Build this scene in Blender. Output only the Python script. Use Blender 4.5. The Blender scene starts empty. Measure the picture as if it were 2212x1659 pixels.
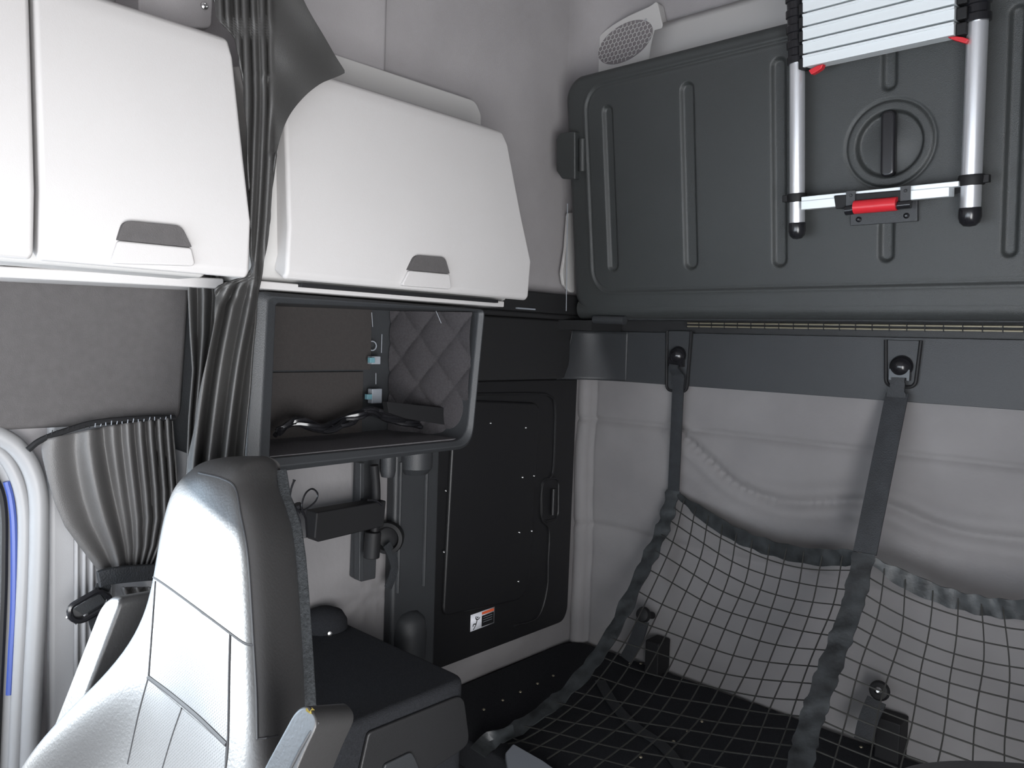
import bpy, bmesh, math, random
from mathutils import Vector, Matrix
from mathutils.bvhtree import BVHTree

# ------------------------------------------------------------------ camera
FP, CX, CY = 1695.0, 1106.0, 829.5          # focal length and centre for a 2212 x 1659 frame
EYE = Vector((0, 0, 1.6))
_x = -Vector((-724 - CX, -(675 - CY), -FP)).normalized()
_y = Vector((2679 - CX, -(785 - CY), -FP)).normalized()
_y = (_y - _x * _x.dot(_y)).normalized()
_z = _x.cross(_y)
ROT = Matrix((_x, _y, _z))                   # rows: the world axes seen in camera space
cd = bpy.data.cameras.new('camera'); cam = bpy.data.objects.new('camera', cd)
bpy.context.scene.collection.objects.link(cam)
cam.matrix_world = Matrix.Translation(EYE) @ ROT.to_4x4()
cd.sensor_width = 36; cd.lens = FP / 2212 * 36; cd.clip_start = 0.02
sc = bpy.context.scene; sc.camera = cam
sc.view_settings.view_transform = 'Standard'; sc.view_settings.look = 'None'
sc.view_settings.gamma = 1; sc.view_settings.use_curve_mapping = False
sc.view_settings.exposure = 0.0

# ------------------------------------------------------------------ light
w = bpy.data.worlds.new('sky'); sc.world = w; w.use_nodes = True
bg = w.node_tree.nodes['Background']; bg.inputs[0].default_value = (0.72, 0.86, 1.0, 1); bg.inputs[1].default_value = 3.0
def lamp(name, kind, loc, direction, energy, color, **kw):
    d = bpy.data.lights.new(name, kind); d.energy = energy; d.color = color
    for k, v in kw.items(): setattr(d, k, v)
    o = bpy.data.objects.new(name, d); sc.collection.objects.link(o); o.location = loc
    o.rotation_euler = Vector(direction).to_track_quat('-Z', 'Y').to_euler()
    return o
SUN = lamp('sun', 'SUN', (-4, -4, 3), (0.72, 0.66, -0.16), 42.0, (1.0, 0.965, 0.93), angle=math.radians(2.0))
WIN = lamp('windshield_daylight', 'AREA', (-0.75, -0.80, 1.25), (-0.18, 1, 0.12), 30.0, (0.95, 0.97, 1.0), shape='RECTANGLE', size=1.9, size_y=0.7)
PASS = lamp('open_door_daylight', 'AREA', (0.56, -0.05, 1.02), (-1, 0.12, 0.12), 78.0, (1.0, 0.98, 0.965), shape='RECTANGLE', size=1.3, size_y=1.2)
DOORL = lamp('door_window_daylight', 'AREA', (-1.9, -0.05, 1.2), (1, 0.45, 0), 14.0, (0.72, 0.86, 1.0), shape='RECTANGLE', size=0.8, size_y=0.45)

# ------------------------------------------------------------------ survey of the cab: where a sight line meets a real plane
def ray(px, py): return ROT @ Vector((px - CX, -(py - CY), -FP)).normalized()
def PX(px, py, x): d = ray(px, py); return EYE + d * (x / d.x)
def PY(px, py, y): d = ray(px, py); return EYE + d * (y / d.y)
def PZ(px, py, z): d = ray(px, py); return EYE + d * ((z - 1.6) / d.z)
def PT(px, py, y0, z0, k):
    d = ray(px, py); return EYE + d * ((y0 + k * (1.6 - z0)) / (d.y - k * d.z))
def lerp_tab(tab, v):
    tab = sorted(tab)
    if v <= tab[0][0]: return tab[0][1]
    for (a, fa), (b, fb) in zip(tab, tab[1:]):
        if v <= b: return fa + (fb - fa) * (v - a) / (b - a)
    return tab[-1][1]

# ------------------------------------------------------------------ materials
def mat(name, col, rough=0.5, metal=0.0, bump=0.0, scale=200.0, var=0.0, vscale=6.0, spec=0.5, sheen=0.0, coat=0.0, extra=None):
    m = bpy.data.materials.new(name); m.use_nodes = True; nt = m.node_tree
    b = nt.nodes['Principled BSDF']
    b.inputs['Base Color'].default_value = (*col, 1); b.inputs['Roughness'].default_value = rough
    b.inputs['Metallic'].default_value = metal; b.inputs['Specular IOR Level'].default_value = spec
    b.inputs['Sheen Weight'].default_value = sheen; b.inputs['Coat Weight'].default_value = coat
    tc = nt.nodes.new('ShaderNodeTexCoord')
    if bump:
        n = nt.nodes.new('ShaderNodeTexNoise'); n.inputs['Scale'].default_value = scale; n.inputs['Detail'].default_value = 3
        bp = nt.nodes.new('ShaderNodeBump'); bp.inputs['Strength'].default_value = bump; bp.inputs['Distance'].default_value = 0.002
        nt.links.new(tc.outputs['Object'], n.inputs['Vector']); nt.links.new(n.outputs['Fac'], bp.inputs['Height'])
        nt.links.new(bp.outputs['Normal'], b.inputs['Normal'])
    if var:
        n2 = nt.nodes.new('ShaderNodeTexNoise'); n2.inputs['Scale'].default_value = vscale; n2.inputs['Detail'].default_value = 4
        cr = nt.nodes.new('ShaderNodeValToRGB')
        cr.color_ramp.elements[0].position = 0.3; cr.color_ramp.elements[1].position = 0.7
        cr.color_ramp.elements[0].color = (*[c * (1 - var) for c in col], 1)
        cr.color_ramp.elements[1].color = (*[min(1, c * (1 + var)) for c in col], 1)
        nt.links.new(tc.outputs['Object'], n2.inputs['Vector']); nt.links.new(n2.outputs['Fac'], cr.inputs['Fac'])
        nt.links.new(cr.outputs['Color'], b.inputs['Base Color'])
    return m
M = dict(
 white=mat('white_textured_plastic', (0.45, 0.435, 0.43), 0.55, bump=0.12, scale=500, var=0.015),
 white_in=mat('cabinet_shell_plastic', (0.43, 0.42, 0.41), 0.6, bump=0.1, scale=400),
 liner=mat('grey_headliner_fabric', (0.335, 0.32, 0.325), 0.95, bump=0.35, scale=420, var=0.05, spec=0.15),
 quilt=mat('grey_padded_vinyl', (0.20, 0.192, 0.195), 0.75, bump=0.5, scale=60, var=0.08, vscale=5, spec=0.3),
 trim=mat('light_grey_trim_plastic', (0.36, 0.36, 0.37), 0.5, bump=0.1, scale=400),
 offwhite=mat('off_white_moulded_trim', (0.52, 0.51, 0.50), 0.5, bump=0.1, scale=300),
 header=mat('charcoal_fabric_panel', (0.085, 0.08, 0.08), 0.95, bump=0.5, scale=700, var=0.06, vscale=60, spec=0.2),
 dark=mat('charcoal_grained_plastic', (0.032, 0.034, 0.037), 0.48, bump=0.35, scale=500, var=0.05),
 darker=mat('black_grained_plastic', (0.016, 0.016, 0.017), 0.5, bump=0.3, scale=500),
 bunk=mat('black_moulded_bunk_plastic', (0.034, 0.037, 0.037), 0.42, bump=0.45, scale=600, var=0.08, vscale=3),
 hatch=mat('black_moulded_hatch_plastic', (0.009, 0.009, 0.010), 0.42, bump=0.2, scale=500),
 carpet=mat('black_carpet', (0.022, 0.023, 0.026), 1.0, bump=0.9, scale=500, var=0.2, vscale=300, spec=0.1),
 cubbycarpet=mat('dark_grey_felt', (0.05, 0.047, 0.05), 1.0, bump=0.8, scale=500, var=0.15, vscale=200, spec=0.1),
 board=mat('brown_grey_fibreboard', (0.030, 0.026, 0.025), 0.8, bump=0.3, scale=300, var=0.12, vscale=150),
 leather=mat('black_leather', (0.035, 0.034, 0.034), 0.42, bump=0.16, scale=220, var=0.05, spec=0.5),
 velour=mat('grey_velour_seat_back', (0.04, 0.043, 0.046), 1.0, bump=0.9, scale=400, var=0.3, vscale=200, spec=0.1),
 seam=mat('dark_seam_thread', (0.02, 0.02, 0.022), 0.7),
 curtain=mat('charcoal_curtain_vinyl', (0.042, 0.041, 0.040), 0.42, bump=0.3, scale=700, var=0.05, spec=0.5),
 doorcurtain=mat('grey_window_curtain_cloth', (0.095, 0.092, 0.091), 0.42, bump=0.3, scale=600, var=0.05, spec=0.4),
 frame=mat('grey_window_frame_plastic', (0.25, 0.25, 0.255), 0.45),
 litfelt=mat('lit_shelf_felt', (0.13, 0.125, 0.13), 1.0, bump=0.8, scale=500, var=0.12, vscale=200, spec=0.1),  # lighter copy of the cubby felt, with the shelf's light in its colour
 alu=mat('brushed_aluminium', (0.78, 0.79, 0.82), 0.28, metal=0.75, bump=0.06, scale=150),
 aluw=mat('painted_aluminium_rung', (0.72, 0.76, 0.78), 0.4, metal=0.2),
 chrome=mat('steel', (0.6, 0.6, 0.6), 0.25, metal=1.0),
 brass=mat('brassy_metal', (0.30, 0.27, 0.20), 0.4, metal=0.6),
 black=mat('black_rubber', (0.010, 0.010, 0.011), 0.6, spec=0.3),
 blackgloss=mat('black_gloss_plastic', (0.012, 0.012, 0.014), 0.22),
 red=mat('red_plastic', (0.55, 0.02, 0.03), 0.35, bump=0.1, scale=300),
 web=mat('dark_polyester_webbing', (0.018, 0.020, 0.023), 0.6, bump=0.7, scale=300, var=0.25, vscale=30, spec=0.5),
 hem=mat('dark_hem_tape_painted_sheen', (0.026, 0.029, 0.031), 0.48, bump=1.0, scale=45, var=0.55, vscale=26, spec=0.5),  # colour mottling paints the crinkled highlights on the tape
 cord=mat('olive_black_net_cord', (0.020, 0.020, 0.018), 0.8),
 foam=mat('yellow_foam', (0.62, 0.47, 0.10), 0.9, bump=0.8, scale=200),
 label_w=mat('white_label_print', (0.72, 0.73, 0.78), 0.4), label_o=mat('orange_label_print', (0.75, 0.13, 0.05), 0.4),
 grille=mat('grey_speaker_cloth', (0.19, 0.175, 0.18), 0.9), clip=mat('grey_connector_plastic', (0.26, 0.28, 0.31), 0.5),
 teal=mat('teal_connector_plastic', (0.12, 0.25, 0.29), 0.4), redprint=mat('orange_red_print', (0.6, 0.12, 0.05), 0.5),
 glassblue=mat('blue_glass_gleam', (0.04, 0.07, 0.26), 0.3),
 floorm=mat('black_rubber_floor', (0.03, 0.03, 0.032), 0.8, bump=0.6, scale=120),
)
# perforated leather: tiny dark holes set out in rows, part of the leather itself
def perforated(name):
    m = mat(name, (0.035, 0.034, 0.034), 0.42, spec=0.55); nt = m.node_tree; b = nt.nodes['Principled BSDF']
    tc = nt.nodes.new('ShaderNodeTexCoord'); v = nt.nodes.new('ShaderNodeTexVoronoi'); v.inputs['Scale'].default_value = 240
    v.inputs['Randomness'].default_value = 0.0
    mp = nt.nodes.new('ShaderNodeMapping'); mp.inputs['Rotation'].default_value = (0, 0.785, 0); mp.inputs['Scale'].default_value = (1, 0.001, 1)
    r = nt.nodes.new('ShaderNodeValToRGB'); r.color_ramp.elements[0].position = 0.16; r.color_ramp.elements[1].position = 0.24
    bp = nt.nodes.new('ShaderNodeBump'); bp.inputs['Strength'].default_value = 0.6; bp.inputs['Distance'].default_value = 0.002
    nt.links.new(tc.outputs['Object'], mp.inputs[0]); nt.links.new(mp.outputs[0], v.inputs['Vector'])
    nt.links.new(v.outputs['Distance'], r.inputs[0]); nt.links.new(r.outputs[0], bp.inputs['Height']); nt.links.new(bp.outputs[0], b.inputs['Normal'])
    return m
M['perf'] = perforated('perforated_black_leather')
def glass_mat():
    m = bpy.data.materials.new('window_glass'); m.use_nodes = True; nt = m.node_tree; nt.nodes.clear()
    o = nt.nodes.new('ShaderNodeOutputMaterial'); mx = nt.nodes.new('ShaderNodeMixShader'); t = nt.nodes.new('ShaderNodeBsdfTransparent')
    g = nt.nodes.new('ShaderNodeBsdfGlossy'); g.inputs['Roughness'].default_value = 0.02; fr = nt.nodes.new('ShaderNodeFresnel'); fr.inputs[0].default_value = 1.45
    t.inputs[0].default_value = (0.9, 0.94, 0.97, 1)
    nt.links.new(fr.outputs[0], mx.inputs[0]); nt.links.new(t.outputs[0], mx.inputs[1]); nt.links.new(g.outputs[0], mx.inputs[2]); nt.links.new(mx.outputs[0], o.inputs[0])
    return m
M['glass'] = glass_mat()

# ------------------------------------------------------------------ object helpers
def link(o, parent=None):
    sc.collection.objects.link(o)
    if parent is not None:
        o.parent = parent; o.matrix_parent_inverse = Matrix.Identity(4)
    return o
def obj(name, bm, m, parent=None, bevel=0, seg=3, sub=0, solid=0, sharp=38, label=None, kind=None):
    if bm.faces: bmesh.ops.recalc_face_normals(bm, faces=bm.faces)
    if parent is not None:
        off = Vector(parent['_o']) if '_o' in parent else Vector((0, 0, 0))
        bm.transform(Matrix.Translation(-off))
    me = bpy.data.meshes.new(name); bm.to_mesh(me); bm.free()
    ms = m if isinstance(m, (list, tuple)) else [m]
    for q in ms: me.materials.append(q)
    for p in me.polygons: p.use_smooth = True
    if sharp and not sub: me.set_sharp_from_angle(angle=math.radians(sharp))
    o = bpy.data.objects.new(name, me); link(o, parent)
    if solid:
        s = o.modifiers.new('thickness', 'SOLIDIFY'); s.thickness = solid; s.offset = 0
    if bevel:
        b = o.modifiers.new('bevel', 'BEVEL'); b.width = bevel; b.segments = seg; b.limit_method = 'ANGLE'; b.angle_limit = math.radians(35)
        b.harden_normals = True; b.use_clamp_overlap = True
    if sub:
        s = o.modifiers.new('subdivision', 'SUBSURF'); s.levels = sub; s.render_levels = sub
    if label: o['label'] = label
    if kind: o['kind'] = kind
    return o
def thing(name, label, cat, loc, group=None):
    o = bpy.data.objects.new(name, None); link(o); o.location = loc; o.empty_display_size = 0.05
    o['label'] = label; o['category'] = cat; o['_o'] = tuple(loc)
    if group: o['group'] = group
    return o
def tag(o, label, cat, group=None, kind=None):
    o['label'] = label; o['category'] = cat
    if group: o['group'] = group
    if kind: o['kind'] = kind
    return o
def struct(name, bm, m, **kw):
    o = obj(name, bm, m, **kw); o['kind'] = 'structure'; return o
def B(): return bmesh.new()
def box(bm, lo, hi, mi=0):
    x0, y0, z0 = lo; x1, y1, z1 = hi
    v = [bm.verts.new(p) for p in ((x0,y0,z0),(x1,y0,z0),(x1,y1,z0),(x0,y1,z0),(x0,y0,z1),(x1,y0,z1),(x1,y1,z1),(x0,y1,z1))]
    for f in ((0,1,2,3),(4,5,6,7),(0,1,5,4),(1,2,6,5),(2,3,7,6),(3,0,4,7)):
        bm.faces.new([v[i] for i in f]).material_index = mi
    return bm
def obox(bm, c, ax, ay, az, sx, sy, sz, mi=0):     # box with its own axes, full sizes
    c = Vector(c); v = []
    for k in (-1, 1):
        for (i, j) in ((-1,-1),(1,-1),(1,1),(-1,1)):
            v.append(bm.verts.new(c + ax*(i*sx/2) + ay*(j*sy/2) + az*(k*sz/2)))
    for f in ((0,1,2,3),(4,5,6,7),(0,1,5,4),(1,2,6,5),(2,3,7,6),(3,0,4,7)):
        bm.faces.new([v[i] for i in f]).material_index = mi
    return bm
def slab(bm, pts, off, mi=0):                      # outline swept by the vector off
    off = Vector(off); a = [bm.verts.new(p) for p in pts]; b = [bm.verts.new(Vector(p) + off) for p in pts]
    n = len(pts)
    for f in ([bm.faces.new(a)], [bm.faces.new(list(reversed(b)))]):
        for q in f: q.material_index = mi
    for i in range(n): bm.faces.new((a[i], b[i], b[(i+1) % n], a[(i+1) % n])).material_index = mi
    return bm
def rnd(pts, r, seg=6, closed=True):
    pts = [Vector(p) for p in pts]; n = len(pts); out = []
    rr = r if isinstance(r, (list, tuple)) else [r] * n
    for i in range(n):
        if (not closed and i in (0, n-1)) or rr[i] <= 0: out.append(pts[i]); continue
        p = pts[i]; a = pts[i-1] - p; b = pts[(i+1) % n] - p
        k = min(rr[i], a.length * 0.49, b.length * 0.49); A = p + a.normalized() * k; C = p + b.normalized() * k
        for s in range(seg + 1):
            t = s / seg; out.append(A * (1-t)**2 + p * 2*t*(1-t) + C * t*t)
    return out
def smooth(pts, n=8):                               # Catmull-Rom
    P = [Vector(p) for p in pts]; P = [P[0]*2 - P[1]] + P + [P[-1]*2 - P[-2]]; out = []
    for i in range(1, len(P) - 2):
        for s in range(n):
            t = s / n; a, b, c, d = P[i-1], P[i], P[i+1], P[i+2]
            out.append(0.5 * ((2*b) + (c-a)*t + (2*a - 5*b + 4*c - d)*t*t + (3*b - a - 3*c + d)*t**3))
    out.append(P[-2]); return out
def tube(bm, pts, r, seg=8, closed=False, cap=True, mi=0, flat=None):
    pts = [Vector(p) for p in pts]; n = len(pts); rings = []
    up = None
    for i in range(n):
        a = pts[i-1] if (i > 0 or closed) else pts[i]; b = pts[(i+1) % n] if (i < n-1 or closed) else pts[i]
        t = (b - a).normalized()
        if up is None:
            up = t.orthogonal().normalized() if flat is None else (Vector(flat) - t * t.dot(Vector(flat))).normalized()
        else: up = (up - t * t.dot(up)).normalized()
        s = t.cross(up); rad = r[i] if isinstance(r, (list, tuple)) else r
        rings.append([bm.verts.new(pts[i] + (up * math.cos(2*math.pi*k/seg) + s * math.sin(2*math.pi*k/seg)) * rad) for k in range(seg)])
    for i in range(n if closed else n-1):
        A, C = rings[i], rings[(i+1) % n]
        for k in range(seg): bm.faces.new((A[k], A[(k+1) % seg], C[(k+1) % seg], C[k])).material_index = mi
    if cap and not closed:
        bm.faces.new(rings[0]).material_index = mi; bm.faces.new(rings[-1]).material_index = mi
    return bm
def strap(bm, pts, side, width, th=0.003, mi=0):    # flat band; side: vector(s) across its width
    n = len(pts); rings = []
    for i in range(n):
        p = Vector(pts[i]); a = Vector(pts[max(0, i-1)]); b = Vector(pts[min(n-1, i+1)]); t = (b-a).normalized()
        s = Vector(side[i]) if isinstance(side, list) else Vector(side); s = (s - t*t.dot(s)).normalized(); nn = t.cross(s)
        wd = width[i] if isinstance(width, (list, tuple)) else width
        rings.append([bm.verts.new(p + s*(i1*wd/2) + nn*(j1*th/2)) for i1, j1 in ((-1,-1),(0,-1.3),(1,-1),(1,1),(0,1.3),(-1,1))])
    for i in range(n-1):
        for k in range(6): bm.faces.new((rings[i][k], rings[i][(k+1) % 6], rings[i+1][(k+1) % 6], rings[i+1][k])).material_index = mi
    bm.faces.new(rings[0]); bm.faces.new(rings[-1]); return bm
def grid(bm, fn, nu, nv, mi=0):
    V = [[bm.verts.new(fn(i/nu, j/nv)) for i in range(nu+1)] for j in range(nv+1)]
    for j in range(nv):
        for i in range(nu): bm.faces.new((V[j][i], V[j][i+1], V[j+1][i+1], V[j+1][i])).material_index = mi
    return V
def lathe(bm, c, axis, prof, seg=24, mi=0):         # prof: (height along the axis, radius)
    c = Vector(c); axis = Vector(axis).normalized(); u = axis.orthogonal().normalized(); v = axis.cross(u); R = []
    for h, r in prof:
        if r < 1e-6: R.append([bm.verts.new(c + axis*h)])
        else: R.append([bm.verts.new(c + axis*h + (u*math.cos(2*math.pi*k/seg) + v*math.sin(2*math.pi*k/seg))*r) for k in range(seg)])
    for A, C in zip(R, R[1:]):
        for k in range(seg):
            k2 = (k+1) % seg
            if len(A) == 1 and len(C) == 1: continue
            if len(A) == 1: f = (A[0], C[k2], C[k])
            elif len(C) == 1: f = (A[k], A[k2], C[0])
            else: f = (A[k], A[k2], C[k2], C[k])
            bm.faces.new(f).material_index = mi
    if len(R[0]) > 1: bm.faces.new(R[0]).material_index = mi
    if len(R[-1]) > 1: bm.faces.new(R[-1]).material_index = mi
    return bm
def screw(bm, c, n, r=0.005, h=0.003):
    return lathe(bm, Vector(c), n, [(0, r), (h*0.6, r*0.9), (h, r*0.5), (h*0.7, r*0.35), (h*0.7, 0)], 12)
def frame_ring(bm, outer, inner, off):              # two matching loops, swept by off
    off = Vector(off); n = len(outer)
    A = [bm.verts.new(p) for p in outer]; I = [bm.verts.new(p) for p in inner]
    A2 = [bm.verts.new(Vector(p)+off) for p in outer]; I2 = [bm.verts.new(Vector(p)+off) for p in inner]
    for i in range(n):
        j = (i+1) % n
        for f in ((A[i],A[j],I[j],I[i]), (A2[i],A2[j],I2[j],I2[i]), (A[i],A[j],A2[j],A2[i]), (I[i],I[j],I2[j],I2[i])): bm.faces.new(f)
    return bm
def hit(o_bvh, px, py, lift=0.0):
    d = ray(px, py); r = o_bvh.ray_cast(EYE, d)
    return None if r[0] is None else r[0] - d * lift
def bvh_of(o):
    dg = bpy.context.evaluated_depsgraph_get(); ev = o.evaluated_get(dg); me = ev.to_mesh()
    bm = bmesh.new(); bm.from_mesh(me); bm.transform(o.matrix_world if o.parent is None else Matrix.Translation(Vector(o.parent['_o']))); t = BVHTree.FromBMesh(bm); bm.free(); ev.to_mesh_clear(); return t
XW, YR = -1.8, 2.34                                 # left side wall, rear wall
ZBT = PY(1600, 722, YR-0.035).z
XP = Vector((1, 0, 0)); YP = Vector((0, 1, 0)); ZP = Vector((0, 0, 1))
def vx(px, py, x=XW): return PX(px, py, x)

# ================================================================== THE SHELL
struct('floor', box(B(), (-1.9, -1.3, -0.06), (0.6, 2.44, 0)), M['floorm'])
struct('ceiling', box(B(), (-1.9, -1.3, 2.92), (0.6, 2.44, 2.98)), M['liner'])
b = B(); box(b, (0.5, -1.3, 0), (0.58, -0.85, 2.92)); box(b, (0.5, 0.60, 0), (0.58, 2.44, 2.92)); box(b, (0.5, -0.85, 0), (0.58, 0.60, 0.38)); box(b, (0.5, -0.85, 1.72), (0.58, 0.60, 2.92)); struct('wall_right', b, M['liner'])
b = B(); box(b, (-1.9, -0.96, 0), (0.5, -0.88, 0.86)); box(b, (-1.9, -0.96, 1.66), (0.5, -0.88, 2.92))
box(b, (-1.9, -0.96, 0.86), (-1.74, -0.88, 1.66)); box(b, (0.34, -0.96, 0.86), (0.5, -0.88, 1.66)); struct('wall_front', b, M['liner'])
b = B(); box(b, (-1.74, -0.93, 0.86), (0.34, -0.924, 1.66)); struct('window_1', b, M['glass'])
# side wall with the door window opening
wy0, wy1, wz0, wz1 = -0.55, 0.455, 0.90, 1.47
b = B(); box(b, (XW-0.08, -0.96, 0), (XW, wy0, 2.92)); box(b, (XW-0.08, wy1, 0), (XW, YR+0.08, 2.92))
box(b, (XW-0.08, wy0, 0), (XW, wy1, wz0)); box(b, (XW-0.08, wy0, wz1), (XW, wy1, 2.92)); struct('wall_left', b, M['liner'])
b = B(); box(b, (XW-0.05, wy0, wz0), (XW-0.045, wy1, wz1)); struct('window_2', b, M['glass'])
# rear wall: padded grey vinyl below, headliner above; folds and seams are real relief
SE1 = [(PY(1290,905,YR).x, PY(1290,905,YR).z), (PY(2212,1015,YR).x, PY(2212,1015,YR).z)]
swoosh = [PY(*p, YR) for p in ((1470,930),(1530,985),(1600,1045),(1680,1078),(1760,1085),(1850,1080),(1930,1092),(2010,1125),(2100,1150),(2212,1165))]
swoosh = [(p.x, p.z) for p in smooth(swoosh, 5)]
s2 = [PY(*p, YR) for p in ((1480,1010),(1580,1090),(1680,1130),(1800,1160),(1900,1175),(2000,1195),(2212,1240))]
s2 = [(p.x, p.z) for p in smooth(s2, 5)]
zs2 = PY(1300, 1135, YR).z
def dist_line(x, z, L): return min(math.hypot(x-a, z-c) for a, c in L)
def rear_fn(u, v):
    x = -1.80 + 2.3*u; z = 0.478 + 1.042*v
    zz = SE1[0][1]; g = -0.010*math.exp(-((z - zz)/0.008)**2) - 0.008*math.exp(-((z - zs2 + 0.004*math.sin(9*x))/0.012)**2)
    d = dist_line(x, z, swoosh); g += -0.012*math.exp(-(d/0.012)**2) + 0.009*math.exp(-((d-0.035)/0.02)**2)
    d = dist_line(x, z, s2); g += 0.006*math.exp(-(d/0.03)**2)
    g += 0.010*math.sin(math.pi*min(1, max(0, (zz - z)/(zz - zs2)))) if z < zz and z > zs2 else 0
    g += 0.0025*math.sin(7*x + 5*z) + 0.0015*math.sin(19*x - 23*z) + 0.001*math.sin(41*z + 13*x)
    t = x - (-1.735)
    if t < 0: g += 0.04*math.sqrt(max(0, 1 - ((t + 0.033)/0.034)**2))     # the padded roll in the corner
    else: g += -0.006*math.exp(-(t/0.01)**2)
    return (x, YR - 0.012 - g, z)
b = B(); box(b, (-1.9, YR, 0), (0.6, YR+0.08, 2.92)); struct('wall_rear', b, M['liner'])
b = B(); grid(b, rear_fn, 260, 120); o = obj('padded_wall_panel', b, M['quilt'], solid=0.004, sharp=0)
tag(o, 'grey padded vinyl panel on rear wall with sagging folds and seams', 'wall panel')
# the padded left wall beside the bunk: its own grey vinyl cover with puckers under the screen mount
def side_pad(u, v):
    y = 0.60 + (YR - 0.02 - 0.60)*u; z = 0.478 + 0.992*v
    g = 0.0015*math.sin(17*y + 9*z) + 0.001*math.sin(31*z - 11*y)
    p0 = (1.36, 0.86)
    dy, dz = y - p0[0], z - p0[1]; r = math.hypot(dy, dz)
    if dz < 0.05: g += 0.004*math.exp(-r/0.15)*math.sin(9*math.atan2(dz, dy))
    return (XW + 0.012 + g, y, z)
b = B(); grid(b, side_pad, 120, 90); o = obj('side_wall_padding', b, M['quilt'], solid=0.004, sharp=0)
tag(o, 'grey vinyl wall cover behind the screen mount and under the dark hatch', 'wall panel')
# upper wall: forward headliner panel ends at a rounded vertical edge; rounded corner cove towards the rear wall
ye = PX(822, 75, XW).y
b = B(); box(b, (XW+0.001, 0.45, 1.72), (XW+0.035, ye, 2.9)); struct('trim_1', b, M['liner'], bevel=0.02, seg=4)
b = B(); R = 0.16; L = []
for k in range(13):
    a = math.pi/2*k/12; L.append((XW + R - R*math.cos(a), YR - R + R*math.sin(a)))
V = [[b.verts.new((x, y, z)) for x, y in L + [(XW-0.01, YR+0.01)]] for z in (1.70, 2.92)]
for i in range(len(V[0])-1): b.faces.new((V[0][i], V[0][i+1], V[1][i+1], V[1][i]))
struct('trim_2', b, M['liner'], sharp=60)
# bright moulded band along the top of the rear wall, right of the speaker
b = B()
def cove(u, v):
    x = -1.52 + 2.02*u; a = v*math.pi*0.9
    return (x, YR - 0.02 - 0.05*math.sin(a) + 0.0*u, 2.34 + 0.34*v + 0.0)
grid(b, cove, 20, 14); o = obj('roof_side_moulding', b, M['offwhite'], solid=0.004, sharp=0)
tag(o, 'off-white rounded moulding on rear wall above the folded bunk', 'moulding')

# ================================================================== SPEAKER COVER
sy = YR - 0.045
t = thing('speaker_cover', 'pale corner cover with honeycomb speaker grille above the folded bunk', 'speaker', PY(1350, 110, sy))
out = [PY(*p, sy) for p in ((1262,210),(1267,150),(1272,112),(1300,72),(1345,40),(1400,14),(1418,4),(1424,24),(1431,60),(1428,105),(1418,140),(1410,210))]
b = B(); slab(b, smooth(out + [out[0]], 4)[:-1], (0, 0.04, 0)); obj('cover_plate', b, M['offwhite'], t, bevel=0.004)
c = PY(1350, 92, sy); cu = (PY(1408, 82, sy) - PY(1292, 104, sy)) / 2; cu.y = 0; cv = (PY(1350, 52, sy) - PY(1350, 133, sy)) / 2; cv.y = 0
b = B(); lathe(b, (0,0,0), (0,-1,0), [(0, 1.0), (0.001, 1.0), (0.001, 0)], 48)
for v_ in b.verts:
    q = v_.co.copy(); v_.co = c + XP*(q.x*cu.length*1.0) + ZP*(q.z*cv.length*1.02) + Vector((0, -0.001 + q.y, 0)) + ZP*(q.x*0.012)
obj('grille_cloth', b, M['grille'], t)
b = B(); s = 0.0098
for i in range(-8, 9):
    for j in range(-7, 8):
        hx = i*s*math.sqrt(3) + (j % 2)*s*math.sqrt(3)/2; hz = j*s*1.5
        for k in range(6):
            a0, a1 = math.radians(60*k+30), math.radians(60*k+90)
            if k > 2: continue
            p0 = (hx + s*math.cos(a0), hz + s*math.sin(a0)); p1 = (hx + s*math.cos(a1), hz + s*math.sin(a1))
            if all((px_/cu.length)**2 + ((pz_ - px_*0.1)/(cv.length))**2 < 1.03 for px_, pz_ in (p0, p1)):
                tube(b, [c + Vector((p0[0], -0.004, p0[1])), c + Vector((p1[0], -0.004, p1[1]))], 0.0013, 4)
obj('honeycomb_grille', b, M['offwhite'], t)
b = B(); screw(b, PY(1395, 43, sy), (0, -1, 0), 0.005); obj('screw', b, M['trim'], t)

# ================================================================== UPPER BUNK (folded against the rear wall)
KB, YB, ZB = -0.135, 2.15, 1.66
def PB(px, py, off=0.0): return PT(px, py, YB - off, ZB, KB)      # on the bunk face, off = proud of it
up = Vector((0, KB, 1)).normalized(); bn = Vector((0, -1, KB)).normalized()    # bn points into the cab
bk = thing('folding_upper_bunk', 'black moulded upper bunk folded up against the rear wall behind the ladder', 'bunk bed', (-0.65, 2.2, 1.68))
zt = PB(1240, 165).z
def BP(x, z, off=0.0):
    return Vector((x, YB + KB*(z - ZB), z)) + bn*off
xl = PB(1224, 400).x
zg0 = PB(1500, 623).z; zg1 = PB(1292, 186).z; xg = PB(1274, 400).x
def sdrr(x, z, x0, z0, x1, z1, r):
    cx_, cz_ = (x0+x1)/2, (z0+z1)/2; qx = abs(x-cx_) - (x1-x0)/2 + r; qz = abs(z-cz_) - (z1-z0)/2 + r
    return math.hypot(max(qx, 0), max(qz, 0)) + min(max(qx, qz), 0) - r
def ss(a, c_, v): t_ = max(0, min(1, (v-a)/(c_-a))); return t_*t_*(3-2*t_)
RIBS = []
for (a0, a1, y0, y1) in ((1306,1328,225,587), (1472,1502,175,583), (1665,1698,122,578), (2170,2208,10,556), (1896,1931,470,567), (1903,1938,60,196)):
    pm = (a0+a1)/2; c0 = PB(pm, y0); c1 = PB(pm, y1); hw = (PB(a1, (y0+y1)/2) - PB(a0, (y0+y1)/2)).x/2; xm = (c0.x + c1.x)/2
    RIBS.append((xm-hw, c1.z, xm+hw, c0.z, hw*0.99))
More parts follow.
